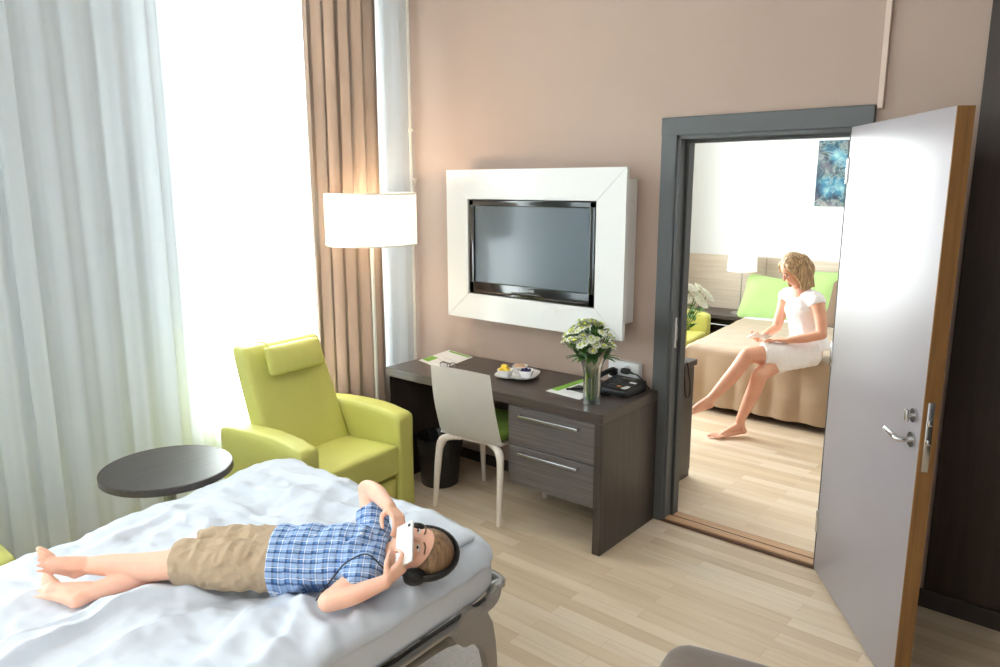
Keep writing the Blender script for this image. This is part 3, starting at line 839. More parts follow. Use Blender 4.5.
tag(finish('foliage', blf, M['leafm'], bq, recalc=False), 'dark green leaves', kind='stuff')

# ------------------------------------------------------------------ desk chair (faces the desk: local +y forward)
ch = thing('desk_chair', (1.165, -.435, 0), 'cream shell chair with green seat pad facing the desk', 'chair', rz=radians(5))
def shell_fn():
    bm = bmesh.new(); g = []
    nx, nt_ = 16, 26
    for j in range(nt_+1):
        t = j/nt_; row = []
        # profile: seat front (y=+.20,z=.44) -> back (y=-.2) -> up the back
        if t < .45:
            k = t/.45; y = .21-.38*k; z = .44-.012*sin(pi*k); w = .205+.005*k
        elif t < .6:
            k = (t-.45)/.15; a = k*pi/2*.86; y = -.17-.055*sin(a); z = .44+.055*(1-cos(a)); w = .21
        else:
            k = (t-.6)/.4; y = -.225-.075*k-.012*sin(pi*k); z = .49+.365*k; w = .21+.0*k-.012*k*k
        for i in range(nx+1):
            s = -1+2*i/nx
            cv = .018*(s*s) * (1 if t > .5 else .3)
            zz = z+(.012*(1-s*s) if j == nt_ else 0)+(cv if t < .5 else 0)
            yy = y+(cv*1.3 if t > .5 else 0)
            row.append(bm.verts.new((s*w, yy, zz)))
        g.append(row)
    for j in range(nt_):
        for i in range(nx): bm.faces.new((g[j][i], g[j][i+1], g[j+1][i+1], g[j+1][i]))
    bmesh.ops.solidify(bm, geom=bm.faces[:], thickness=.011)
    return bm
bmz = shell_fn()
for v in bmz.verts: v.co.z *= .985
finish('backrest', bmz, M['cream'], ch, smooth=50)
bm = bmesh.new(); softbox(bm, .40, .38, .05, .02, 8, puff=.008, c=(0, .02, .475)); finish('seat_pad', bm, M['green_seat'], ch, smooth=60)
for sx_, sy_ in ((-1, -1), (1, -1), (-1, 1), (1, 1)):
    bm = bmesh.new()
    yb = -.19 if sy_ < 0 else .18
    pts = [(sx_*.10, yb*.75, .418), (sx_*.165, yb*.95, .414), (sx_*.20, yb*1.03, .385), (sx_*.213, yb*1.1, .30), (sx_*.222, yb*1.25, .006)]
    tube(bm, pts, [.017, .018, .022, .018, .0115], 12, caps='flat', sub=5, flat=1.15)
    finish('leg', bm, M['birch'], ch, smooth=50)
finish('under_frame', nbox(-.16, .16, -.15, .15, .405, .425, .004), M['birch'], ch)

# waste bin under the desk
bn = thing('waste_bin', (.72, -.41, 0), 'black round waste bin with liner under the desk', 'waste bin')
bm = bmesh.new(); lathe(bm, [(.108, 0), (.113, .006), (.134, .27), (.138, .285), (.131, .285), (.128, .27), (.104, .01)], seg=32, capt=True); finish('bucket', bm, M['black'], bn, smooth=40)
bm = bmesh.new(); K = 48; rr = []
for (r, z) in ((.136, .20), (.139, .24), (.143, .28), (.141, .305), (.130, .298), (.124, .2)):
    rr.append([bm.verts.new(((r+.005*sin(k*1.7)+.004*nz((k, r*40, z*30), .7))*cos(2*pi*k/K), (r+.005*sin(k*1.7))*sin(2*pi*k/K), z+.012*nz((k*.5, 1, 2), 1))) for k in range(K)])
for A, B in zip(rr, rr[1:]):
    for k in range(K): bm.faces.new((A[k], A[(k+1) % K], B[(k+1) % K], B[k]))
finish('bin_liner', bm, M['bag'], bn, smooth=60, recalc=False)

# ------------------------------------------------------------------ lime armchair (local +x forward)
def armchair(loc, rz, label, group=None, mat=None):
    mt = mat or M['lime']
    a = thing('armchair', loc, label, 'armchair', rz=rz, group=group)
    bm = bmesh.new(); softbox(bm, .50, .53, .19, .012, 8, c=(-.27, 0, .135)); finish('base', bm, mt, a, smooth=50)
    bm = bmesh.new()
    def sf(p): p.z += .012*(p.x/.3); return p
    softbox(bm, .50, .548, .17, .022, 10, puff=.010, fn=sf, c=(-.25, 0, .325)); finish('seat_cushion', bm, mt, a, smooth=60)
    for s in (-1, 1):
        bm = bmesh.new()
        def af(p, s=s):
            x = p.x
            if p.z > 0:
                p.z += .012-.040*((x-.02)/.3)**2*(1 if x > 0 else .45)
                if p.y*s < 0: p.z += .006*nz((p.x*22, p.y*4, s), 1)
            p.y += .005*nz((p.x*9, p.z*5, s*3), 1.3)
            return p
        softbox(bm, .62, .122, .565, .022, 14, fn=af, c=(-.31, s*.338, .3125))
        finish('armrest', bm, mt, a, smooth=60)
    bm = bmesh.new()
    def bf(p):
        t = (p.z+.34)/.68
        p.y *= 1.0-.09*t
        p.x += -.19*t + .02*cos(t*pi)
        return p
    softbox(bm, .12, .555, .68, .028, 14, fn=bf, c=(-.415, 0, .635)); finish('backrest', bm, mt, a, smooth=60)
    hp = bmesh.new()
    def hf(p):
        q = p.copy(); q.x, q.z = -q.z, q.x
        q.x -= .27*q.z
        return q
    softbox(hp, .15, .36, .04, .019, 10, puff=.016, fn=hf, c=(-.502, .02, .895)); h = finish('headrest', hp, mt, a, smooth=60)
    sp = bmesh.new(); tube(sp, [(-.50, -.14, .955), (-.54, -.14, .99), (-.61, -.14, .985)], .004, 6, sub=3); finish('headrest_strap', sp, mt, h, smooth=60)
    for sx_ in (-.08, -.52):
        for sy_ in (-.32, .32):
            bm = bmesh.new(); tube(bm, [(sx_, sy_, 0), (sx_, sy_, .04)], .02, 12, 'flat'); finish('foot', bm, M['black'], a, smooth=40)
    return a
armchair((.945, -1.175, 0), radians(6), 'lime green armchair with headrest cushion beside the bed')

# round side table
tb = thing('side_table', (.745, -2.08, 0), 'round dark wood side table on a metal column by the window', 'table')
bm = bmesh.new(); lathe(bm, [(.266, .572), (.270, .575), (.270, .602), (.266, .605)], seg=72); finish('tabletop', bm, M['table'], tb, smooth=30)
bm = bmesh.new(); tube(bm, [(0, 0, .02), (0, 0, .575)], .026, 20, 'flat'); finish('column', bm, M['steel'], tb, smooth=40)
bm = bmesh.new(); lathe(bm, [(.17, 0), (.17, .008), (.16, .014), (.03, .022)], seg=48); finish('base', bm, M['steel'], tb, smooth=30)

# second lime seat at the left edge
ft = thing('footstool', (.62, -2.975, 0), 'lime green upholstered footstool showing past the left edge of the bed', 'footstool', rz=radians(0))
bm = bmesh.new(); softbox(bm, .54, .54, .43, .045, 12, puff=.012, c=(0, 0, .275)); finish('cushion', bm, M['lime'], ft, smooth=60)
for sx_ in (-.2, .2):
    for sy_ in (-.2, .2):
        bm = bmesh.new(); tube(bm, [(sx_, sy_, 0), (sx_, sy_, .06)], .02, 12, 'flat'); finish('foot', bm, M['black'], ft, smooth=40)

# round rug
bm = bmesh.new(); K = 160
prof = [(.0, .0), (.742, .0), (.75, .006), (.744, .014), (.70, .018), (.5, .018), (.25, .018), (.0, .018)]
lathe(bm, [(r if r else .001, z) for r, z in prof], seg=K, capb=True, capt=True)
for v in bm.verts:
    if v.co.z > .01: v.co.z += .003*nz(v.co, 40)
    r = sqrt(v.co.x**2+v.co.y**2)
    if r > .6:
        f = 1+.006*nz((v.co.x*20, v.co.y*20, 0), 1); v.co.x *= f; v.co.y *= f
tag(finish('rug', bm, M['rug'], smooth=60, loc=(1.52, -1.98, 0)), 'round pale grey rug under the end of the bed', 'rug')

# ------------------------------------------------------------------ sofa bed
BX0, BX1, BYH, BYF = .97, 2.27, -1.655, -3.62
sb = thing('sofa_bed', (1.6, -2.6, 0), 'unfolded sofa bed with white mattress, lime base and grey tube frame', 'bed')
O = (1.6, -2.6, 0)
def bedwarp(p):     # bed edges run slightly askew to the walls
    t = (BYH-p.y)/2.0
    u_ = max(0, min(1, (p.x-BX0)/(BX1-BX0))); p.x += (.34*(1-u_)+.10*u_)*t; return p
bm = bmesh.new(); softbox(bm, BX1-BX0-.005, BYH-BYF-.01, .165, .045, 16, c=((BX0+BX1)/2, (BYH+BYF)/2, .472))
for v in bm.verts: v.co = bedwarp(v.co)
finish('mattress', rel(bm, O), M['mattress'], sb, smooth=60)
bm = bmesh.new(); softbox(bm, 1.18, 1.62, .21, .03, 10, c=(1.62, -2.82, .175))
finish('base', rel(bm, O), M['lime2'], sb, smooth=60)
# tube frame
def ftube(pts, r, name, mat, seg=14, sub=0, caps='round', flat=1):
    bm = bmesh.new(); tube(bm, [bedwarp(V(p)) for p in pts], r, seg, sub=sub, caps=caps, flat=flat)
    return finish(name, rel(bm, O), mat, sb, smooth=50)
zb = .385
ftube([(BX1+.0, -3.6, zb), (BX1+.0, -2.2, zb), (BX1+.0, -1.76, zb+.003), (BX1-.01, -1.665, zb+.03), (BX1-.06, -1.63, zb+.05), (1.6, -1.63, zb+.05), (BX0+.05, -1.63, zb+.05), (BX0, -1.67, zb+.03), (BX0-.01, -1.76, zb), (BX0-.01, -3.6, zb)], .018, 'frame_tube', M['steel'], sub=6)
ftube([(BX1+.008, -3.6, zb+.026), (BX1+.008, -1.74, zb+.026)], .007, 'frame_edge', M['black'], sub=1)
ftube([(BX1+.0, -1.90, zb-.012), (BX1+.004, -1.71, zb+.002), (BX1-.012, -1.655, zb+.03)], [.021, .024, .021], 'corner_bracket', M['greyplastic'], sub=6)
ftube([(BX1-.05, -3.5, .315), (BX1-.05, -2.1, .315), (BX1-.01, -1.88, .33)], .022, 'lower_beam', M['beam'], sub=4)
for yy in (-2.0, -2.5, -3.0):
    ftube([(BX0+.0, yy, zb), (BX1+.0, yy, zb)], .012, 'cross_bar', M['steel'])
# curved flat leg with round pivot disc
def curved_leg(x, mirror=1):
    bm = bmesh.new()
    # outline in y-z plane (bed local), swept thin along x
    cy, cz, R = -1.83, .345, .062
    outer, innr = [], []
    path = [(-1.825, .36, .060), (-1.795, .345, .062), (-1.755, .30, .046), (-1.728, .235, .032), (-1.715, .16, .026), (-1.712, .08, .024), (-1.712, .0, .024)]
    K = 6; P = []
    for i in range(len(path)-1):
        for k in range(K):
            t = k/K; a, b = path[i], path[i+1]
            P.append([a[j]*(1-t)+b[j]*t for j in range(3)])
    P.append(list(path[-1]))
    L, R2 = [], []
    for i, (y, z, w) in enumerate(P):
        a = P[max(i-1, 0)]; b = P[min(i+1, len(P)-1)]
        d = V((b[0]-a[0], b[1]-a[1])).normalized(); n = V((d.y, -d.x))
        L.append((y+n.x*w, z+n.y*w)); R2.append((y-n.x*w, z-n.y*w))
    th = .028
    def quadstrip(x0, x1):
        vl = [[bm.verts.new((x, *p)) for p in L] for x in (x0, x1)]; vr = [[bm.verts.new((x, *p)) for p in R2] for x in (x0, x1)]
        n = len(L)
        for i in range(n-1):
            bm.faces.new((vl[0][i], vl[0][i+1], vr[0][i+1], vr[0][i])); bm.faces.new((vl[1][i], vr[1][i], vr[1][i+1], vl[1][i+1]))
            bm.faces.new((vl[0][i], vl[1][i], vl[1][i+1], vl[0][i+1])); bm.faces.new((vr[0][i], vr[0][i+1], vr[1][i+1], vr[1][i]))
        bm.faces.new((vl[0][0], vr[0][0], vr[1][0], vl[1][0])); bm.faces.new((vl[0][-1], vl[1][-1], vr[1][-1], vr[0][-1]))
    quadstrip(x, x+th)
    tube(bm, [(x-.001, -1.835, .36), (x+th+.002, -1.835, .36)], .064, 36, 'flat')
    for v in bm.verts: v.co = bedwarp(v.co)
    return finish('leg', rel(bm, O), M['greyplastic'], sb, smooth=40)
curved_leg(BX1-.005); curved_leg(BX0-.05)
for xx in (BX0+.1, BX1-.1):
    bm = bmesh.new(); tube(bm, [(xx+.1, -3.3, 0), (xx+.1, -3.3, .09)], .02, 12, 'flat'); finish('foot', rel(bm, O), M['black'], sb, smooth=40)

# duvet
Zt = .60
def seg_d(px, py, a, b):
    ax, ay = a; bx, by = b; dx, dy = bx-ax, by-ay
    t = max(0, min(1, ((px-ax)*dx+(py-ay)*dy)/(dx*dx+dy*dy)))
    return sqrt((px-ax-t*dx)**2+(py-ay-t*dy)**2), t
# (polyline, height, soft width, sharp width): a fold that rises softly on its left and drops sharply on its right
FOLDS = [([(1.86, -2.44), (1.775, -2.55), (1.745, -2.63), (1.735, -2.70), (1.765, -2.82), (1.80, -2.98), (1.84, -3.2)], .030, .060, .012),
         ([(1.70, -2.69), (1.70, -2.80), (1.735, -2.95), (1.79, -3.12)], .016, .030, .014),
         ([(1.93, -2.46), (1.90, -2.58), (1.90, -2.72), (1.93, -2.95), (1.97, -3.2)], .018, .014, .060),
         ([(1.52, -2.66), (1.46, -2.86), (1.5, -3.1)], .014, .02, .05), ([(2.0, -2.42), (2.12, -2.62), (2.16, -2.9)], .014, .02, .05),
         ([(2.08, -2.30), (2.22, -2.46), (2.28, -2.7)], .012, .02, .04), ([(1.95, -2.34), (2.16, -2.36), (2.34, -2.40)], .010, .02, .03),
         ([(1.10, -2.0), (1.3, -1.95), (1.5, -1.84)], .014, .015, .04), ([(1.16, -2.3), (1.32, -2.28), (1.46, -2.2)], .013, .015, .035),
         ([(1.15, -1.80), (1.4, -1.75), (1.65, -1.72)], .014, .02, .03), ([(1.25, -2.14), (1.42, -2.1), (1.62, -2.04)], .012, .014, .03),
         ([(2.06, -2.12), (2.18, -2.2), (2.30, -2.3)], .013, .014, .03), ([(1.30, -2.62), (1.24, -2.4), (1.2, -2.2)], .012, .02, .03),
         ([(1.3, -1.70), (1.38, -1.82), (1.42, -1.98)], .011, .014, .03), ([(1.6, -1.86), (1.72, -1.82), (1.84, -1.80)], .013, .014, .03),
         ([(1.34, -2.8), (1.30, -2.95), (1.32, -3.1)], .012, .02, .04), ([(2.1, -1.98), (2.24, -2.02), (2.32, -2.10)], .010, .012, .03)]
def fold_h(x, y, pts, h, ws, wh):
    best = 1e9; sg = 1; tt = 0; n = len(pts)-1
    for k in range(n):
        (ax, ay), (bx, by) = pts[k], pts[k+1]; dx, dy = bx-ax, by-ay
        t = max(0, min(1, ((x-ax)*dx+(y-ay)*dy)/(dx*dx+dy*dy)))
        ex, ey = x-ax-t*dx, y-ay-t*dy; d = sqrt(ex*ex+ey*ey)
        if d < best: best = d; sg = dx*ey-dy*ex; tt = (k+t)/n
    if best > .2: return 0
    w = wh if sg > 0 else ws
    return h*exp(-(best/w)**2)*min(1, 6*tt+.15)*min(1, 6*(1-tt)+.1)
def duvet_z(x, y):
    z = Zt
    z += .014*nz((x, y, 0), 4.5) + .009*nz((x, y, 3), 12) + .004*nz((x, y, 6), 26) + .016*(1-abs(2*nz((x*.8+y*.5, y*.7-x*.4, 5), 3.5)))-.010 + .009*(1-abs(2*nz((x*.5-y*.9, y*.4+x*.9, 8), 8)))-.004
    for F_ in FOLDS: z += 1.35*fold_h(x, y, *F_)
    # shallow hollow under the lying boy
    d, t = seg_d(x, y, (1.35, -2.72), (2.20, -1.98)); z -= .022*exp(-(d/.13)**2)
    return z
def make_duvet():
    bm = bmesh.new(); NX, NY = 210, 290
    x0, x1, y0, y1 = BX0-.02, BX1+.012, BYF-.0, BYH+.025
    rad = .05; g = []
    def edge(s, n, lo, hi):
        # returns (pos, drop) : param s 0..1, outer bands roll down
        band = .12
        L = hi-lo
        q = s*(L+2*band)-band
        if q < 0:
            d = -q; pos = lo+rad-rad*sin(min(1, (rad*1.2+d*0)/rad)*0)  # placeholder
        return q
    band = .13
    for j in range(NY+1):
        row = []
        for i in range(NX+1):
            qx = i/NX*((x1-x0)+2*band)-band; qy = j/NY*((y1-y0)+2*band)-band
            def fold(q, L):
                if q < rad*.57:
                    a = min(pi/2*1.25, (rad*.57-q)/rad); drop = rad*(1-cos(min(a, pi/2))) ; pos = rad-rad*sin(min(a, pi/2))
                    ext = max(0, (rad*.57-q)-rad*pi/2); drop += ext; return pos, drop
                return q+rad-rad*.57, 0
            Lx, Ly = x1-x0, y1-y0
            if qx < Lx/2: px_, dx_ = fold(qx, Lx)
            else: p, dx_ = fold(Lx-qx, Lx); px_ = Lx-p
            if qy < Ly/2: py_, dy_ = fold(qy, Ly)
            else: p, dy_ = fold(Ly-qy, Ly); py_ = Ly-p
            RC = .13
            for sx_ in (0, 1):
                ax_ = (Lx-px_) if sx_ else px_; ay_ = Ly-py_
                if ax_ < RC and ay_ < RC:
                    vx, vy = RC-ax_, RC-ay_; m = max(vx, vy)/sqrt(vx*vx+vy*vy+1e-12)
                    nx_, ny_ = RC-vx*m, RC-vy*m
                    px_ = (Lx-nx_) if sx_ else nx_; py_ = Ly-ny_
            x, y = x0+px_, y0+py_
            drop = max(dx_, dy_)+.25*min(dx_, dy_)
            # irregular outline
            wob = .012*nz((x*2, y*2, 9), 2)+.006*nz((x, y, 1), 14)
            p = V((x, y, 0)); p = bedwarp(p)
            p.x += wob*(1 if drop else .3); p.y += wob*(1 if drop else .3)
            z = duvet_z(p.x, p.y)-drop
            side = qx > Lx-.05 or qy > Ly-.05
            if drop > .0:
                bulge = .012*sin(min(1, drop/.10)*pi)
                if qx > Lx/2 and dx_ > 0: p.x += bulge
                if qy > Ly/2 and dy_ > 0: p.y += bulge
            row.append(bm.verts.new((p.x, p.y, max(z, .535 if drop else 0))))
        g.append(row)
    for j in range(NY):
        for i in range(NX): bm.faces.new((g[j][i], g[j][i+1], g[j+1][i+1], g[j+1][i]))
    return bm
dv = finish('duvet', make_duvet(), M['sheet'], smooth=True, recalc=False)
tag(dv, 'rumpled white duvet spread over the sofa bed under the boy', 'duvet')
# pillow roll at the head edge
bm = bmesh.new()
def pf(p):
    k = 1-.35*abs(p.x/.16)**3
    p.z *= k; p.z += .010*nz((p.x*9, p.y*9, 2), 1); p.y *= (1-.1*(p.x/.2)**2); return p
softbox(bm, .30, .17, .036, .017, 14, puff=.014, fn=pf)
o = finish('pillow', bm, M['sheet'], smooth=60, loc=(2.075, -1.785, .612)); o.rotation_euler = (radians(0), 0, radians(-8))
tag(o, "flat white pillow at the head end of the bed behind the boy's head", 'pillow')

# taupe ottoman in the foreground
ot = thing('pouf', (3.27, -1.84, 0), 'taupe suede rounded pouf at the bottom edge of the photo', 'pouf', rz=radians(12))
bm = bmesh.new(); softbox(bm, .60, .56, .45, .08, 14, puff=.02, c=(0, 0, .285)); finish('cushion', bm, M['taupefab'], ot, smooth=60)
for sx_ in (-.2, .2):
    for sy_ in (-.2, .2):
        bm = bmesh.new(); tube(bm, [(sx_, sy_, 0), (sx_, sy_, .06)], .02, 12, 'flat'); finish('foot', bm, M['black'], ot, smooth=40)

# ------------------------------------------------------------------ hands
def hand(bm, w, d, n, t, s=1.0, curl=(.9, .9, .9, .9), thumb=.6, spread=.06, fr=1.0):
    """w wrist, d finger direction, n palm normal (side the fingers curl to), t = thumb side"""
    w = V(w); d = V(d).normalized(); n = V(n); n = (n-d*n.dot(d)).normalized(); t = V(t); t = (t-d*t.dot(d)-n*t.dot(n)).normalized()
    # palm
    for k in (-1.05, -.35, .35, 1.05):
        b = w+t*(k*.012*s); e = w+d*(.085*s)+t*(k*.021*s)
        tube(bm, [b, (b+e)/2, e], [.013*s, .0135*s, .011*s], 10)
    Ls = [(.040, .025, .020), (.044, .029, .021), (.041, .027, .020), (.032, .020, .018)]
    for f in range(4):
        k = 1.05-.7*f
        p = w+d*(.085*s)+t*(k*.021*s)
        dd = (d+t*(k*spread)).normalized(); ang = 0; pts = [p]; c = curl[f]
        for q, L in enumerate(Ls[f]):
            ang += c*(.55 if q == 0 else .65 if q == 1 else .45)
            p = p+(dd*cos(ang)+n*sin(ang))*L*s; pts.append(p)
        tube(bm, pts, [.0095*s*fr, .0088*s*fr, .0078*s*fr, .0068*s*fr], 10)
    b = w+d*(.025*s)+t*(.022*s)+n*(.004*s)
    m = b+(t*.75+d*.6+n*.3*thumb).normalized()*(.042*s)
    m2 = m+(t*.25+d*.85+n*.9*thumb).normalized()*(.030*s)
    e = m2+(d*.9+n*1.1*thumb-t*.1).normalized()*(.022*s)
    tube(bm, [b, m, m2, e], [.014*s, .0115*s, .0095*s, .0082*s], 10)

def foot(bm, ankle, heel, toe, up, s=1.0, big=1):
    """ankle, heel and toe tip points; up = top of foot direction; big=+1/-1 side for the big toe"""
    A, Hh, T = V(ankle), V(heel), V(toe); d = (T-Hh).normalized(); u = V(up); u = (u-d*u.dot(d)).normalized(); sd = d.cross(u)*big
    L = (T-Hh).length
    tube(bm, [A, A*.5+Hh*.5+d*.01, Hh+d*.012+u*.012*s], [.030*s, .031*s, .027*s], 14)
    ball = Hh+d*(L*.70)
    tube(bm, [A+d*.01, A*.45+ball*.55+u*.006*s, ball+u*.003*s], [.030*s, .027*s, .020*s], 14)
    tube(bm, [Hh+d*.012+u*.012*s, ball+sd*.010*s], [.025*s, .018*s], 12); tube(bm, [Hh+d*.012+u*.012*s, ball-sd*.016*s-d*.01], [.023*s, .015*s], 12)
    for k in range(5):
        off = .024-.0125*k; l = L*(.30-.035*k) if k else L*.30
        r = (.0115 if k == 0 else .0072-.0004*k)*s
        p = ball+sd*(off*s)-d*(.006*k*s); e = ball+sd*(off*1.5*s)+d*(l+.002)
        tube(bm, [p, p*.4+e*.6+u*.004*s, e-u*.002*s], [r*1.25, r*1.05, r], 10)

# ------------------------------------------------------------------ the boy (local: +x towards his crown, -y towards the photographer)
boy = thing('person', (1.75, -2.3, 0), 'boy in blue plaid shirt lying on the bed holding a white phone', 'person', rz=.7104)
bm = bmesh.new()
# torso
tube(bm, [(.14, -.125, .665), (.22, -.125, .668), (.32, -.125, .672), (.41, -.125, .675), (.44, -.125, .675)], [.088, .086, .094, .098, .06], 20, up=(0, 0, 1), flat=.72, sub=4)
tube(bm, [(.43, -.125, .675), (.52, -.122, .683)], [.042, .038], 14)
# head
hc = V((.578, -.120, .690)); hN = V((-.10, -.50, .86)).normalized(); hH = V((1, .03, .03)); hH = (hH-hN*hH.dot(hN)).normalized(); hS = hH.cross(hN)   # side
ell(bm, hc+hH*.014-hN*.012, (.079, .069, .082), X=hH, Z=hN)
ell(bm, hc-hH*.038+hN*.024, (.058, .050, .050), X=hH, Z=hN)      # lower face
ell(bm, hc-hH*.070+hN*.040, (.020, .023, .020), X=hH, Z=hN)      # chin
tube(bm, [hc+hH*.002+hN*.070, hc-hH*.022+hN*.084], [.006, .009], 10)   # nose
for s in (-1, 1):
    ell(bm, hc-hH*.018+hN*.050+hS*(s*.032), (.024, .020, .018), X=hH, Z=hN)   # cheeks
    ell(bm, hc-hH*.012-hN*.006+hS*(s*.070), (.024, .007, .014), X=hH, Z=hN)   # ears
# near (left) arm
sh = (.425, -.225, .680); el = (.335, -.312, .637); wr = (.495, -.300, .690)
tube(bm, [(.42, -.16, .68), sh, (.385, -.275, .662), el], [.045, .040, .034, .030], 14, sub=4)
tube(bm, [el, (.40, -.312, .655), wr], [.031, .029, .021], 14, sub=4)
# far (right) arm
sh2 = (.42, -.03, .69); el2 = (.378, .105, .800); wr2 = (.478, -.065, .812)
tube(bm, [(.42, -.10, .685), sh2, (.40, .04, .745), el2], [.045, .040, .034, .030], 14, sub=4)
tube(bm, [el2, (.42, .045, .812), wr2], [.031, .029, .021], 14, sub=4)
# phone axis and hands
PC = V((.543, -.216, .764)); PA = V((-.06, .84, .54)).normalized(); PN = V((-.62, -.45, .64)); PN = (PN-PA*PN.dot(PA)).normalized(); PS = PA.cross(PN)
hand(bm, wr, PC-PA*.060-PN*.004-V(wr), -PN*.2+PA, PN*.4+PS, .74, (1.25, 1.3, 1.35, 1.4), .7)
hand(bm, wr2, PC+PA*.060-PN*.002-V(wr2), -PA*1.0-PN*.3, PN*.5+PS*.6, .74, (1.2, 1.25, 1.3, 1.4), .7)
# legs
kn = (-.13, -.165, .680); an = (-.425, -.168, .672)
tube(bm, [(.15, -.165, .665), (.02, -.168, .672), kn], [.062, .058, .045], 16, sub=4)
tube(bm, [kn, (-.22, -.167, .668), (-.33, -.167, .672), an], [.045, .044, .034, .026], 16, sub=4)
foot(bm, an, (-.462, -.160, .640), (-.535, -.225, .725), (.5, -.35, .6), .84, 1)
kn2 = (-.11, -.055, .668); an2 = (-.375, -.232, .624)
tube(bm, [(.15, -.085, .665), (.02, -.062, .670), kn2], [.062, .058, .045], 16, sub=4)
tube(bm, [kn2, (-.19, -.105, .650), (-.29, -.175, .632), an2], [.045, .043, .033, .026], 16, sub=4)
foot(bm, an2, (-.398, -.268, .606), (-.530, -.240, .655), (.0, -.6, .7), .84, 1)
finish('body', fuse(bm, .0032, 5), M['skin_boy'], boy, smooth=True)
# face details
for s in (-1, 1):
    e = hc+hH*.006+hN*.064+hS*(s*.029)
    bm = bmesh.new(); ell(bm, e, (.0040, .011, .0055), X=hH, Z=hN+hS*(s*.25)); finish('eye', bm, M['eye_white'], boy, smooth=True)
    bm = bmesh.new(); ell(bm, e+hN*.0042-hH*.0022, (.0038, .0058, .003), X=hH, Z=hN); finish('iris', bm, M['eye'], boy, smooth=True)
    bm = bmesh.new(); tube(bm, [e+hH*.017-hS*(s*.014)+hN*.003, e+hH*.021+hN*.003, e+hH*.017+hS*(s*.018)-hN*.006], .0028, 6, sub=3); finish('eyebrow', bm, M['brow'], boy, smooth=True)
bm = bmesh.new(); m0 = hc-hH*.047+hN*.071; tube(bm, [m0-hS*.018-hN*.004, m0+hN*.002, m0+hS*.018-hN*.004], [.003, .005, .003], 8, sub=3); finish('mouth', bm, M['lip'], boy, smooth=True)
# hair: cap on the crown and back of head
bm = bmesh.new()
ell(bm, hc+hH*.020-hN*.016, (.0825, .0735, .086), X=hH, Z=hN, seg=32, rings=24)
bm = fuse(bm, .003, 2, disp=lambda p: .0008*nz(p, 140))
# front hair line: trim what would cover the face
pl = (hN*.80-hH*.62).normalized()
geom = bm.verts[:]+bm.edges[:]+bm.faces[:]
bmesh.ops.bisect_plane(bm, geom=geom, plane_co=hc+hN*.046+hH*.034, plane_no=pl, clear_outer=True)
bmesh.ops.holes_fill(bm, edges=[e for e in bm.edges if e.is_boundary])
finish('hair', bm, M['hair_boy'], boy, smooth=True)
# shirt
def wr_(p): return max(.15, min(1, (p.x-.14)/.05))*wr0(p)
def wr0(p): return .005*nz(p, 16)+.007*(1-abs(2*nz((p.x*1.1, p.y*.5, p.z*.5), 18)))+.0035*(1-abs(2*nz(p, 40)))-.003
bm = bmesh.new()
tube(bm, [(.140, -.125, .668), (.21, -.125, .672), (.32, -.125, .678), (.39, -.125, .680), (.44, -.124, .680)], [.134, .120, .114, .112, .070], 28, caps='flat', up=(0, 0, 1), flat=.76, sub=5)
tube(bm, [(.43, -.124, .680), (.468, -.122, .684)], [.060, .050], 20, caps='flat')
tube(bm, [(.42, -.16, .68), (.425, -.225, .682), (.388, -.270, .664)], [.058, .054, .047], 20, caps='flat', sub=4)
tube(bm, [(.42, -.10, .685), (.42, -.03, .694), (.408, .022, .728), (.398, .048, .752)], [.058, .054, .048, .046], 20, caps='flat', sub=4)
bm = fuse(bm, .0045, 3, disp=wr_)
shirt = finish('shirt', bm, M['plaid'], boy, smooth=True)
# collar and button placket
bm = bmesh.new(); tube(bm, [(.458+.012*cos(k*pi/6), -.122+.050*sin(k*pi/6), .686+.040*cos(k*pi/6)) for k in range(12)], .009, 8, closed=True); finish('collar', bm, M['plaid'], shirt, smooth=True)
for k in range(4):
    bm = bmesh.new(); ell(bm, (.20+.068*k, -.150, .757+.003*k), (.005, .005, .002)); finish('button', bm, M['white'], shirt, smooth=True)
bm = bmesh.new(); box(bm, -.028, .028, -.026, .026, 0, .004, .0015)
o = finish('pocket', bm, M['plaid'], shirt); o.location = (.345, -.185, .742); o.rotation_euler = (radians(38), 0, 0)
# shorts
def ws(p): return .004*nz(p, 18)+.006*(1-abs(2*nz((p.x*1.2, p.y*.6, p.z*.6), 17)))+.003*(1-abs(2*nz(p, 38)))-.003
bm = bmesh.new()
tube(bm, [(.20, -.125, .664), (.13, -.125, .667), (.07, -.125, .667)], [.090, .104, .103], 28, caps='flat', up=(0, 0, 1), flat=.74, sub=4)
tube(bm, [(.20, -.160, .667), (.15, -.166, .667), (.02, -.170, .674), (-.10, -.166, .680), (-.155, -.166, .680)], [.050, .074, .074, .066, .064], 24, caps='flat', sub=4)
tube(bm, [(.15, -.078, .667), (.02, -.062, .672), (-.07, -.056, .672), (-.125, -.062, .670)], [.076, .072, .062, .060], 24, caps='flat', sub=4)
bm = fuse(bm, .0045, 3, disp=ws)
so_ = finish('shorts', bm, M['shorts'], boy, smooth=True)
# phone in hands
bm = bmesh.new(); softbox(bm, .066, .136, .009, .004, 8)
ph_ = finish('mobile_phone', bm, M['white'], smooth=60)
Rm = Matrix((PS, PA, PN)).transposed().to_4x4()
Wb = Matrix.Translation((1.75, -2.3, 0)) @ Matrix.Rotation(.7104, 4, 'Z')
ph_.matrix_world = Wb @ Matrix.Translation(PC) @ Rm
tag(ph_, "white mobile phone held above the lying boy's face", 'phone')
bm = bmesh.new(); tube(bm, [(.021, .052, .0045), (.021, .052, .0056)], .0055, 14, 'flat'); finish('camera_lens', bm, M['black'], ph_)
finish('screen', nbox(-.030, .030, -.060, .060, -.0052, -.0042, .0005), M['tvblack'], ph_)
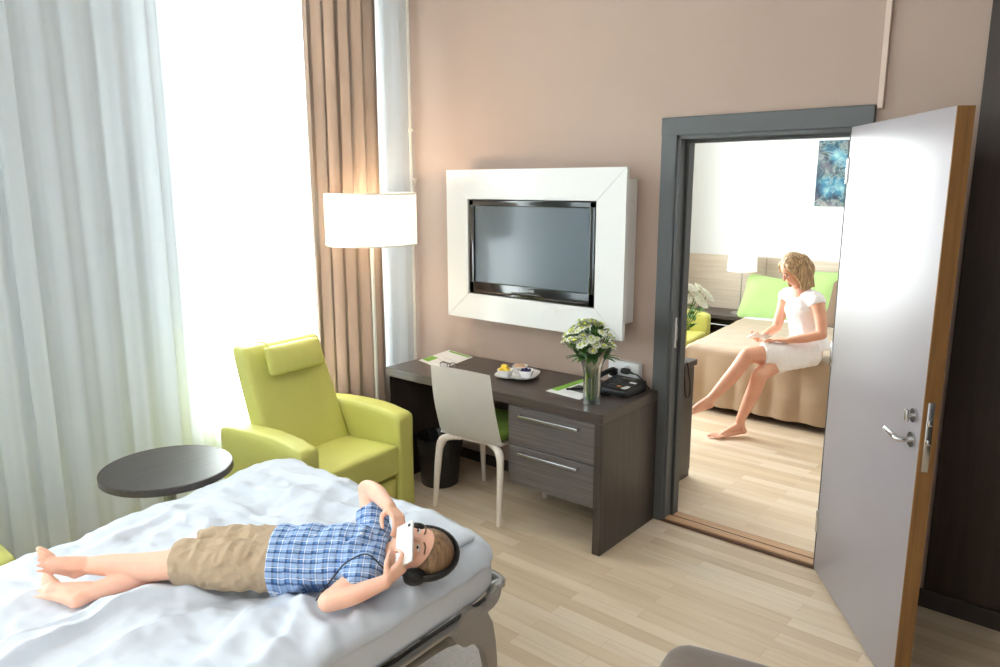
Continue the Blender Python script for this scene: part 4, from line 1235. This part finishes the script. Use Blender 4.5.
# headphones
hp = thing('headphones', (1.75, -2.3, 0), "black over-ear headphones on the lying boy's head", 'headphones', rz=.7104)
bm = bmesh.new()
c0 = hc-hH*.018-hN*.008
arc = []
for k in range(17):
    a = pi*k/16; arc.append(c0+hS*(.088*cos(a))+hH*(.030+.098*sin(a))-hN*(.020*sin(a)))
tube(bm, arc, .0085, 10, up=tuple(hN), flat=1.9)
finish('headband', bm, M['black'], hp, smooth=60)
for s in (-1, 1):
    bm = bmesh.new()
    cc = c0+hS*(s*.070)
    tube(bm, [cc, cc+hS*(s*.012), cc+hS*(s*.022), cc+hS*(s*.028)], [.031, .034, .031, .020], 24, 'flat')
    tube(bm, [cc+hS*(s*.024), cc+hS*(s*.020)+hH*.040], .008, 10)
    e_ = finish('ear_cup', bm, M['black'], hp, smooth=50)
    bm = bmesh.new(); tube(bm, [cc+hS*(s*.004)+(hH*cos(t*pi/10)+hN*sin(t*pi/10))*.029 for t in range(20)], .007, 8, closed=True); finish('ear_pad', bm, M['blackrub'], e_, smooth=60)
    bm = bmesh.new(); tube(bm, [cc+hS*(s*.0225)+(hH*cos(t*pi/10)+hN*sin(t*pi/10))*.026 for t in range(20)], .0018, 6, closed=True); finish('silver_ring', bm, M['steel'], e_, smooth=60)
bm = bmesh.new()
cab = [V((.548, -.272, .700)), V((.52, -.33, .672)), V((.46, -.345, .668)), V((.39, -.33, .672)), V((.345, -.265, .70)), V((.33, -.215, .735))]
cab = [V((.54, -.262, .690)), V((.50, -.285, .715)), V((.44, -.255, .752)), V((.38, -.262, .730)), V((.35, -.275, .700)), V((.30, -.31, .64))]
tube(bm, [Wb @ p for p in cab], .0022, 8, sub=6)
tag(finish('headphone_cable', bm, M['blackrub'], smooth=True), 'thin black cable lying over the boy in the plaid shirt', 'cable')

# ------------------------------------------------------------------ bedroom furniture
# bed
b2 = thing('bed', (1.85, 3.1, 0), 'bed with brown satin bedspread in the bedroom beyond the doorway', 'bed')
O = (1.85, 3.1, 0)
bx0, bx1, by0, by1 = 1.12, 2.80, 2.06, 4.02
def skew2(bm):
    for v in bm.verts: v.co.x -= .115*(v.co.y-2.06)
    return bm
finish('bed_base', rel(skew2(nbox(bx0+.05, bx1-.05, by0+.06, by1, .08, .26, .01)), O), M['nightwood'], b2)
bm = bmesh.new(); softbox(bm, bx1-bx0-.04, by1-by0-.04, .24, .05, 10, c=((bx0+bx1)/2, (by0+by1)/2, .37)); finish('mattress', rel(skew2(bm), O), M['mattress'], b2, smooth=60)
for xx in (bx0+.15, bx1-.15):
    for yy in (by0+.2, by1-.2):
        bm = bmesh.new(); tube(bm, [(xx, yy, 0), (xx, yy, .08)], .03, 12, 'flat'); finish('leg', rel(skew2(bm), O), M['black'], b2, smooth=40)
# white sheet near the pillows
bm = bmesh.new(); softbox(bm, bx1-bx0, .62, .03, .014, 8, c=((bx0+bx1)/2, 3.70, .505))
for v in bm.verts: v.co.z += .006*nz(v.co, 12)
tag(finish('bed_sheet', skew2(bm), M['sheet'], smooth=60), 'white sheet turned down below the green pillows', 'sheet')
def spread():
    bm = bmesh.new(); NX, NY = 120, 110
    band = .47; rad = .045
    x0, x1, y0, y1 = bx0-.015, bx1+.015, by0-.02, 3.46
    def fold(q):
        if q < rad*.57:
            a = (rad*.57-q)/rad
            if a < pi/2: return rad-rad*sin(a), rad*(1-cos(a))
            return 0, rad+(rad*.57-q)-rad*pi/2
        return q+rad-rad*.57, 0
    g = []
    Lx, Ly = x1-x0, y1-y0
    for j in range(NY+1):
        row = []
        for i in range(NX+1):
            qx = i/NX*(Lx+2*band)-band; qy = j/NY*(Ly+band)-band
            if qx < Lx/2: px_, dx_ = fold(qx); sxn = -1
            else: p, dx_ = fold(Lx-qx); px_ = Lx-p; sxn = 1
            if qy < Ly/2: py_, dy_ = fold(qy)
            else: py_, dy_ = qy, 0
            x, y = x0+px_, y0+py_; dr = max(dx_, dy_)
            if dr > 0:
                k = min(1, dr/.3)
                if dy_ >= dx_: 
                    w = .022*k*sin(x*17+2*nz((x, 0, 0), 3)); y -= .02*k+abs(w)*1.2+.02*k*nz((x*2, z0f(dr), 0), 2); x += .01*k*sin(x*9)
                if dx_ >= dy_:
                    w = .02*k*sin(y*15); x += sxn*(.02*k+abs(w))
                if dx_ > 0 and dy_ > 0:
                    m = min(dx_, dy_)/max(dx_, dy_, 1e-6); x += sxn*.05*m*k; y -= .05*m*k
            z = .528+.008*nz((x, y, 0), 6)+.004*nz((x, y, 2), 16)-dr
            z += .0*dr
            row.append(bm.verts.new((x, y, max(z, .035+.012*sin(x*7)))))
        g.append(row)
    for j in range(NY):
        for i in range(NX): bm.faces.new((g[j][i], g[j][i+1], g[j+1][i+1], g[j+1][i]))
    return bm
def z0f(d): return d*2
tag(finish('bedspread', skew2(spread()), M['spread'], smooth=True, recalc=False), 'shiny taupe bedspread draped over the bedroom bed under the woman', 'bedspread')
def pillow(loc, rot, mat, label, w=.58, h=.50, t=.13):
    bm = bmesh.new()
    def f(p):
        u, v = p.x/(w/2), p.y/(h/2)
        k = max(0, (1-abs(u)**2.6))**.5*max(0, (1-abs(v)**2.6))**.5
        p.z = p.z*(.12+.88*k)
        p.x *= 1-.05*(1-abs(v)); p.y *= 1-.05*(1-abs(u)); p.z += .006*nz((p.x*8, p.y*8, 0), 1); return p
    softbox(bm, w, h, t, t*.45, 14, fn=f)
    o = finish('pillow', bm, mat, smooth=60, loc=loc); o.rotation_euler = rot
    return tag(o, label, 'pillow')
pillow((1.13, 3.76, .685), (radians(55), radians(5), radians(8)), M['pillowgreen'], 'light green pillow leaning on the headboard left of the woman')
pillow((1.52, 3.86, .745), (radians(70), 0, radians(-3)), M['pillowgreen'], "light green pillow behind the woman's shoulder", w=.5)
pillow((1.94, 3.64, .71), (radians(62), 0, radians(-5)), M['pillowbrown'], 'brown pillow right of the woman on the bedroom bed', w=.52)
# headboard
hb = thing('headboard', (1.6, BY-.03, 0), 'wide pale wood headboard panel across the bedroom back wall', 'headboard')
for k, (a, b) in enumerate(((.02, .93), (.935, 1.85), (1.855, 2.80))):
    finish('panel', nbox(a-1.6, b-1.6, -.0, .028, .12, 1.06, .003), M['headboard'], hb)
# nightstand
ns = thing('nightstand', (.575, 3.84, 0), 'dark wooden bedside table with open shelf beside the bed', 'nightstand')
finish('top', nbox(-.31, .30, -.22, .22, .46, .50, .003), M['nightwood'], ns)
finish('back_panel', nbox(-.29, .28, .17, .2, .05, .46, .002), M['nightwood'], ns)
finish('side_panel', nbox(-.31, -.28, -.2, .2, 0, .46, .002), M['nightwood'], ns)
finish('side_panel', nbox(.27, .30, -.2, .2, 0, .46, .002), M['nightwood'], ns)
finish('shelf', nbox(-.28, .27, -.2, .17, .25, .27, .002), M['nightwood'], ns)
finish('bottom', nbox(-.28, .27, -.2, .17, .05, .08, .002), M['nightwood'], ns)
bm = bmesh.new(); tube(bm, [(-.31, -.21, .40), (.30, -.21, .40)], .008, 8); finish('rail', bm, M['steel'], ns, smooth=40)
tl = thing('table_lamp', (.775, 3.84, .50), 'bedside lamp with white drum shade on the dark bedside table', 'lamp')
bm = bmesh.new(); lathe(bm, [(.085, 0), (.085, .008), (.08, .012), (.01, .016)], seg=32); finish('base', bm, M['steel'], tl, smooth=30)
bm = bmesh.new(); tube(bm, [(0, 0, .012), (0, 0, .48)], .006, 10, 'flat'); finish('stem', bm, M['steel'], tl, smooth=40)
finish('lamp_shade', drum(.145, .135, .435, .625), M['shade2'], tl, smooth=40)
# picture on the back wall
pc = thing('painting', (1.49, BY, 1.885), 'narrow abstract blue and dark canvas on the bedroom wall', 'painting')
finish('canvas', nbox(-.135, .135, -.03, -.002, -.30, .31, .003), M['painting'], pc)
finish('stretcher_frame', nbox(-.13, .13, -.012, 0, -.295, .305), M['canvas_side'], pc)
# sideboard just inside the doorway
sd = thing('cabinet', (1.45, .46, 0), 'low dark cabinet just inside the bedroom doorway', 'cabinet')
finish('body', nbox(-.55, .39, -.22, .21, .0, .715, .003), M['deskv'], sd)
finish('top', nbox(-.56, .405, -.235, .225, .716, .752, .003), M['desk'], sd)
for k in range(2):
    d = finish('door', nbox(-.54+.465*k, -.08+.465*k, .211, .228, .04, .70, .002), M['drawer'], sd)
    finish('handle', nbox(-.12+.10*k, -.108+.10*k, .228, .25, .4, .56, .002), M['chrome'], d)
bm = bmesh.new()
tube(bm, [(1.80, .50, .757), (1.862, .49, .75), (1.865, .50, .68), (1.863, .53, .56), (1.864, .57, .54), (1.863, .585, .60), (1.864, .56, .68), (1.862, .54, .745), (1.84, .56, .757)], .004, 8, sub=5)
tag(finish('power_cable', bm, M['blackrub'], smooth=True), 'black cable looped over the edge of the bedroom cabinet', 'cable')
VX2, VY2 = 1.80, .50
vase('vase', (VX2, VY2, .752), 'slim clear glass vase on the bedroom cabinet', .20, .030, .05)
q = thing('bouquet', (VX2, VY2, .752), 'bunch of large white flowers in the vase on the bedroom cabinet', 'bouquet')
bst = bmesh.new(); blf = bmesh.new(); rnd = random.Random(5)
bm = bmesh.new()
for ring_, (n_, r_, up_) in enumerate(((9, .042, .25), (7, .032, .6), (5, .02, 1.2))):
    for k in range(n_):
        a = 2*pi*k/n_+ring_*.4; d = V((cos(a), sin(a), up_)).normalized()
        ell(bm, d*r_*.75, (r_*.42, r_*.18, r_*.55), X=(-sin(a), cos(a), 0), Z=d, seg=8, rings=6)
ell(bm, (0, 0, .012), (.008, .008, .006), seg=8, rings=6, mat=1)
o = finish('flower', bm, [M['petal'], M['pollen']], smooth=True); me_ = o.data; bpy.data.objects.remove(o)
for i, (dx, dy, dz) in enumerate(((.055, .03, .335), (-.02, .02, .36), (.10, .0, .30), (.02, -.05, .32), (-.07, .04, .30), (.06, .08, .36), (-.05, -.03, .33), (.115, .05, .335), (.03, .0, .375))):
    dx += .04; dz += .075; hd = V((dx, dy, dz)); tube(bst, [(dx*.1, dy*.1, .015), (dx*.3, dy*.3, .18), hd], .003, 6, sub=4)
    f = bpy.data.objects.new('flower', me_); COL.objects.link(f); f.parent = q; f.location = hd; f.rotation_euler = V((dx*4, dy*4, .6)).to_track_quat('Z', 'Y').to_euler()
    for k in range(5):
        aa = rnd.random()*6.28; leaf_into(blf, hd*rnd.uniform(.5, .85), (cos(aa), sin(aa), .8), (0, 0, 1), .09, .028)
finish('stems', bst, M['stem'], q, smooth=60); tag(finish('foliage', blf, plain('fresh_green_leaf', (112, 160, 62), .5), q, recalc=False), kind='stuff')
a2 = armchair((1.02, 2.95, 0), radians(-62), 'lime green armchair standing between cabinet and bedroom bed')
a2.location = (.80, 2.86, 0); a2.rotation_euler = (0, 0, radians(8))

# ------------------------------------------------------------------ the woman
wo = thing('person', (1.95, 2.05, 0), 'blonde woman in white dress sitting cross-legged on the bed looking down', 'person')
O = (1.95, 2.05, 0)
bm = bmesh.new()
pel = V((2.02, 2.12, .62)); F = V((-.55, -.83, 0)).normalized(); S = V((.83, -.55, 0))   # facing, her left side
che = V((1.985, 2.10, .90))
tube(bm, [pel, V((2.005, 2.13, .72)), V((1.99, 2.12, .82)), che, V((1.965, 2.10, .99))], [.135, .115, .120, .135, .10], 20, up=tuple(F), flat=.72, sub=4)
tube(bm, [V((1.965, 2.10, .985)), V((1.94, 2.075, 1.10))], [.05, .045], 14)
wh = V((1.915, 2.04, 1.185)); wN = (F*.85+V((0, 0, -.60))+S*(-.10)).normalized(); wU = V((0, 0, 1))+F*.5; wU = (wU-wN*wU.dot(wN)).normalized(); wS = wU.cross(wN)
ell(bm, wh+wU*.015-wN*.008, (.072, .090, .095), X=wS, Z=wU)
ell(bm, wh-wU*.045+wN*.025, (.052, .055, .062), X=wS, Z=wU)
ell(bm, wh-wU*.088+wN*.045, (.022, .022, .018), X=wS, Z=wU)
tube(bm, [wh+wU*.008+wN*.080, wh-wU*.025+wN*.096], [.007, .011], 10)
# arms
shL = V((2.095, 2.02, .975)); elL = V((2.185, 1.93, .755)); wrL = V((1.985, 1.85, .700))
tube(bm, [V((1.99, 2.09, .985)), shL, (shL+elL)/2+V((.012, 0, 0)), elL], [.055, .052, .043, .036], 14, sub=4)
tube(bm, [elL, (elL+wrL)/2+V((0, 0, -.005)), wrL], [.037, .034, .024], 14, sub=4)
hand(bm, wrL, V((-.85, -.25, -.02)), V((-.1, .1, -1)), V((.2, .8, .1)), .95, (.25, .3, .35, .4), .3)
shR = V((1.835, 2.17, .965)); elR = V((1.80, 2.10, .735)); wrR = V((1.745, 1.93, .665))
tube(bm, [V((1.93, 2.12, .985)), shR, (shR+elR)/2, elR], [.055, .050, .041, .035], 14, sub=4)
tube(bm, [elR, (elR+wrR)/2, wrR], [.036, .032, .023], 14, sub=4)
hand(bm, wrR, V((-.0, -.8, .1)), V((.5, .1, .8)), V((.3, .4, 1)), .95, (.9, .9, .95, 1.0), .5)
# supporting leg (her right) and crossed leg (her left over it)
kB = V((1.865, 1.66, .455)); aB = V((1.775, 1.60, .085))
tube(bm, [V((1.96, 2.16, .60)), V((1.91, 1.92, .545)), kB], [.095, .078, .055], 16, sub=4)
tube(bm, [kB, (kB+aB)/2+V((.012, .02, .06)), aB+V((0, 0, .05)), aB], [.055, .052, .034, .032], 16, sub=4)
foot(bm, aB, (1.795, 1.635, .028), (1.645, 1.405, .018), (0, 0, 1), .95, 1)
kA = V((1.765, 1.665, .590)); aA = V((1.612, 1.435, .290))
tube(bm, [V((2.07, 2.05, .60)), V((1.93, 1.86, .590)), kA], [.095, .080, .056], 16, sub=4)
tube(bm, [kA, (kA+aA)/2+V((.02, .03, .02)), aA], [.056, .052, .032], 16, sub=4)
foot(bm, aA, (1.620, 1.445, .235), (1.480, 1.235, .185), (-.3, -.2, 1), .95, -1)
b = fuse(bm, .005, 5); rel(b, O); finish('body', b, M['skin_woman'], wo, smooth=True)
for s in (-1, 1):
    b = bmesh.new(); ell(b, wh+wU*.008+wN*.076+wS*(s*.030), (.013, .005, .004), X=wS, Z=wU); rel(b, O); finish('eye', b, M['eye'], wo, smooth=True)
    b = bmesh.new(); e = wh+wU*.028+wN*.080+wS*(s*.03); tube(b, [e-wS*.016, e+wU*.004, e+wS*.016], .003, 6); rel(b, O); finish('eyebrow', b, M['brow'], wo, smooth=True)
b = bmesh.new(); e = wh-wU*.058+wN*.076; tube(b, [e-wS*.020-wN*.003, e, e+wS*.020-wN*.003], [.002, .004, .002], 8, sub=2); rel(b, O); finish('mouth', b, M['lip'], wo, smooth=True)
# hair: chin-length blonde bob
bm = bmesh.new()
ell(bm, wh+wU*.028-wN*.020, (.086, .094, .098), X=wS, Z=wU)
for s in (-1, 1):
    for k in range(7):
        t = k/6
        rt = wh+wU*.088+wN*(.035-.08*t)+wS*(s*.02)
        m1 = wh+wU*.035+wN*(.040-.10*t)+wS*(s*(.080))
        m2 = wh-wU*.05+wN*(.022-.085*t)+wS*(s*.086)-V((0, 0, .01))
        e = wh-wU*(.085+.03*t)+wN*(.018-.085*t)+wS*(s*(.082))-V((0, 0, .055))
        tube(bm, [rt, m1, m2, e], [.018, .021, .019, .010], 10, sub=3)
for k in range(5):
    t = -1+k*.5
    tube(bm, [wh+wU*.05-wN*.085+wS*(t*.05), wh-wU*.04-wN*.09+wS*(t*.065), wh-wU*.07-wN*.07+wS*(t*.065)-V((0, 0, .06))], [.03, .03, .014], 10, sub=3)
bm = fuse(bm, .005, 2, disp=lambda p: .003*nz((p.x*60, p.y*60, p.z*8), 1)); rel(bm, O); finish('hair', bm, M['hair_woman'], wo, smooth=True)
# dress
bm = bmesh.new()
tube(bm, [V((2.035, 2.13, .585)), V((2.005, 2.13, .72)), V((1.99, 2.12, .82)), che, V((1.97, 2.10, .985))], [.195, .130, .132, .148, .112], 28, up=tuple(F), flat=.80, caps='flat', sub=4)
tube(bm, [V((1.99, 2.09, .985)), V((2.085, 2.03, .98)), V((2.115, 2.01, .945))], [.066, .064, .060], 18, caps='flat', sub=3)
tube(bm, [V((1.94, 2.12, .985)), V((1.845, 2.165, .975)), V((1.83, 2.165, .94))], [.066, .062, .056], 18, caps='flat', sub=3)
tube(bm, [V((2.08, 2.07, .600)), V((1.95, 1.89, .585)), V((1.835, 1.75, .590))], [.120, .098, .082], 24, caps='flat', sub=4)
tube(bm, [V((1.97, 2.16, .60)), V((1.93, 1.95, .55)), V((1.90, 1.83, .52))], [.112, .092, .082], 24, caps='flat', sub=4)
# hanging hem on her left side
tube(bm, [V((2.05, 1.97, .55)), V((1.96, 1.84, .53)), V((1.90, 1.79, .52))], [.07, .06, .045], 14, caps='flat', sub=3)
bm = fuse(bm, .0065, 4, disp=lambda p: .005*nz(p, 16)+.003*nz(p, 40)); rel(bm, O); finish('dress', bm, M['dress'], wo, smooth=True)
# white device in her hands
bm = bmesh.new(); softbox(bm, .13, .19, .008, .003, 6)
o = finish('booklet', bm, M['paper'], smooth=50, loc=(1.79, 1.80, .708)); o.rotation_euler = (radians(-20), radians(6), radians(35))
tag(o, 'small white booklet held by the seated woman', 'booklet')

# ------------------------------------------------------------------ light
def area(name, loc, rot, sx, sy, power, color=(1, 1, 1), spread=pi):
    l = bpy.data.lights.new(name, 'AREA'); l.shape = 'RECTANGLE'; l.size = sx; l.size_y = sy; l.energy = power; l.color = color; l.spread = spread
    o = bpy.data.objects.new(name, l); COL.objects.link(o); o.location = loc; o.rotation_euler = rot; return o
RX = (0, -pi/2, 0)       # pointing to +x
area('daylight', (-.24, -.98, 1.75), RX, 2.5, 1.16, 310, (.97, .985, 1), radians(125))
area('daylight', (-.24, -3.92, 1.75), RX, 2.5, 1.65, 175, (.88, .94, 1), radians(125))  # fill through the added second window, out of view
area('daylight', (-.30, 2.1, 1.75), RX, 2.3, 2.2, 205, (.96, .98, 1))
# unseen ceiling lamps added to lift the overall brightness of the room
def fill_lamp(x, y, p, label):
    t = thing('fill_lamp', (x, y, H-.09), label, 'lamp')
    bm = bmesh.new(); lathe(bm, [(.2, 0), (.22, .02), (.22, .09), (.001, .09)], seg=40, capt=False); finish('diffuser', bm, emit('fill_lamp_diffuser', (255, 244, 228), 1.5), t, smooth=40)
    area('fill_light', (x, y, H-.11), (0, 0, 0), 1.0, 1.0, p, (1, .975, .94))
fill_lamp(2.3, -4.5, 34, 'unseen round fill lamp added over the foot of the sofa bed')
fill_lamp(4.6, -4.6, 11, 'unseen round fill lamp added by the right wall')
l = bpy.data.lights.new('lamp_bulb', 'POINT'); l.energy = 9; l.color = (1, .74, .48); l.shadow_soft_size = .05
o = bpy.data.objects.new('lamp_bulb', l); COL.objects.link(o); o.location = (.38, -.6, 1.66)
w = bpy.data.worlds.new('World'); scene.world = w; w.use_nodes = True
bg = w.node_tree.nodes['Background']; bg.inputs[0].default_value = (.93, .97, 1, 1); bg.inputs[1].default_value = 1.6

# ------------------------------------------------------------------ camera
cam = bpy.data.cameras.new('camera'); co = bpy.data.objects.new('camera', cam); COL.objects.link(co)
cam.sensor_fit = 'HORIZONTAL'; cam.sensor_width = 36; cam.lens = 750.39*36/1000; cam.clip_start = .05
yaw, pitch, roll = .710418, .196502, -.0021117
f = V((-sin(yaw)*cos(pitch), cos(yaw)*cos(pitch), -sin(pitch))); r = V((cos(yaw), sin(yaw), 0)); u = r.cross(f)
r2 = r*cos(roll)+u*sin(roll); u2 = -r*sin(roll)+u*cos(roll)
co.matrix_world = Matrix.Translation((3.8432, -3.47025, 1.79779)) @ Matrix((r2, u2, -f)).transposed().to_4x4()
scene.camera = co
scene.view_settings.view_transform = 'Standard'; scene.view_settings.look = 'None'
scene.view_settings.exposure = 0.27; scene.view_settings.gamma = 1; scene.view_settings.use_curve_mapping = False
c = scene.cycles
c.use_denoising = True
try: c.denoiser = 'OPENIMAGEDENOISE'
except Exception: pass
c.max_bounces = 10; c.diffuse_bounces = 5; c.glossy_bounces = 4; c.transmission_bounces = 6; c.transparent_max_bounces = 12
c.sample_clamp_indirect = 6; c.caustics_reflective = False; c.caustics_refractive = False
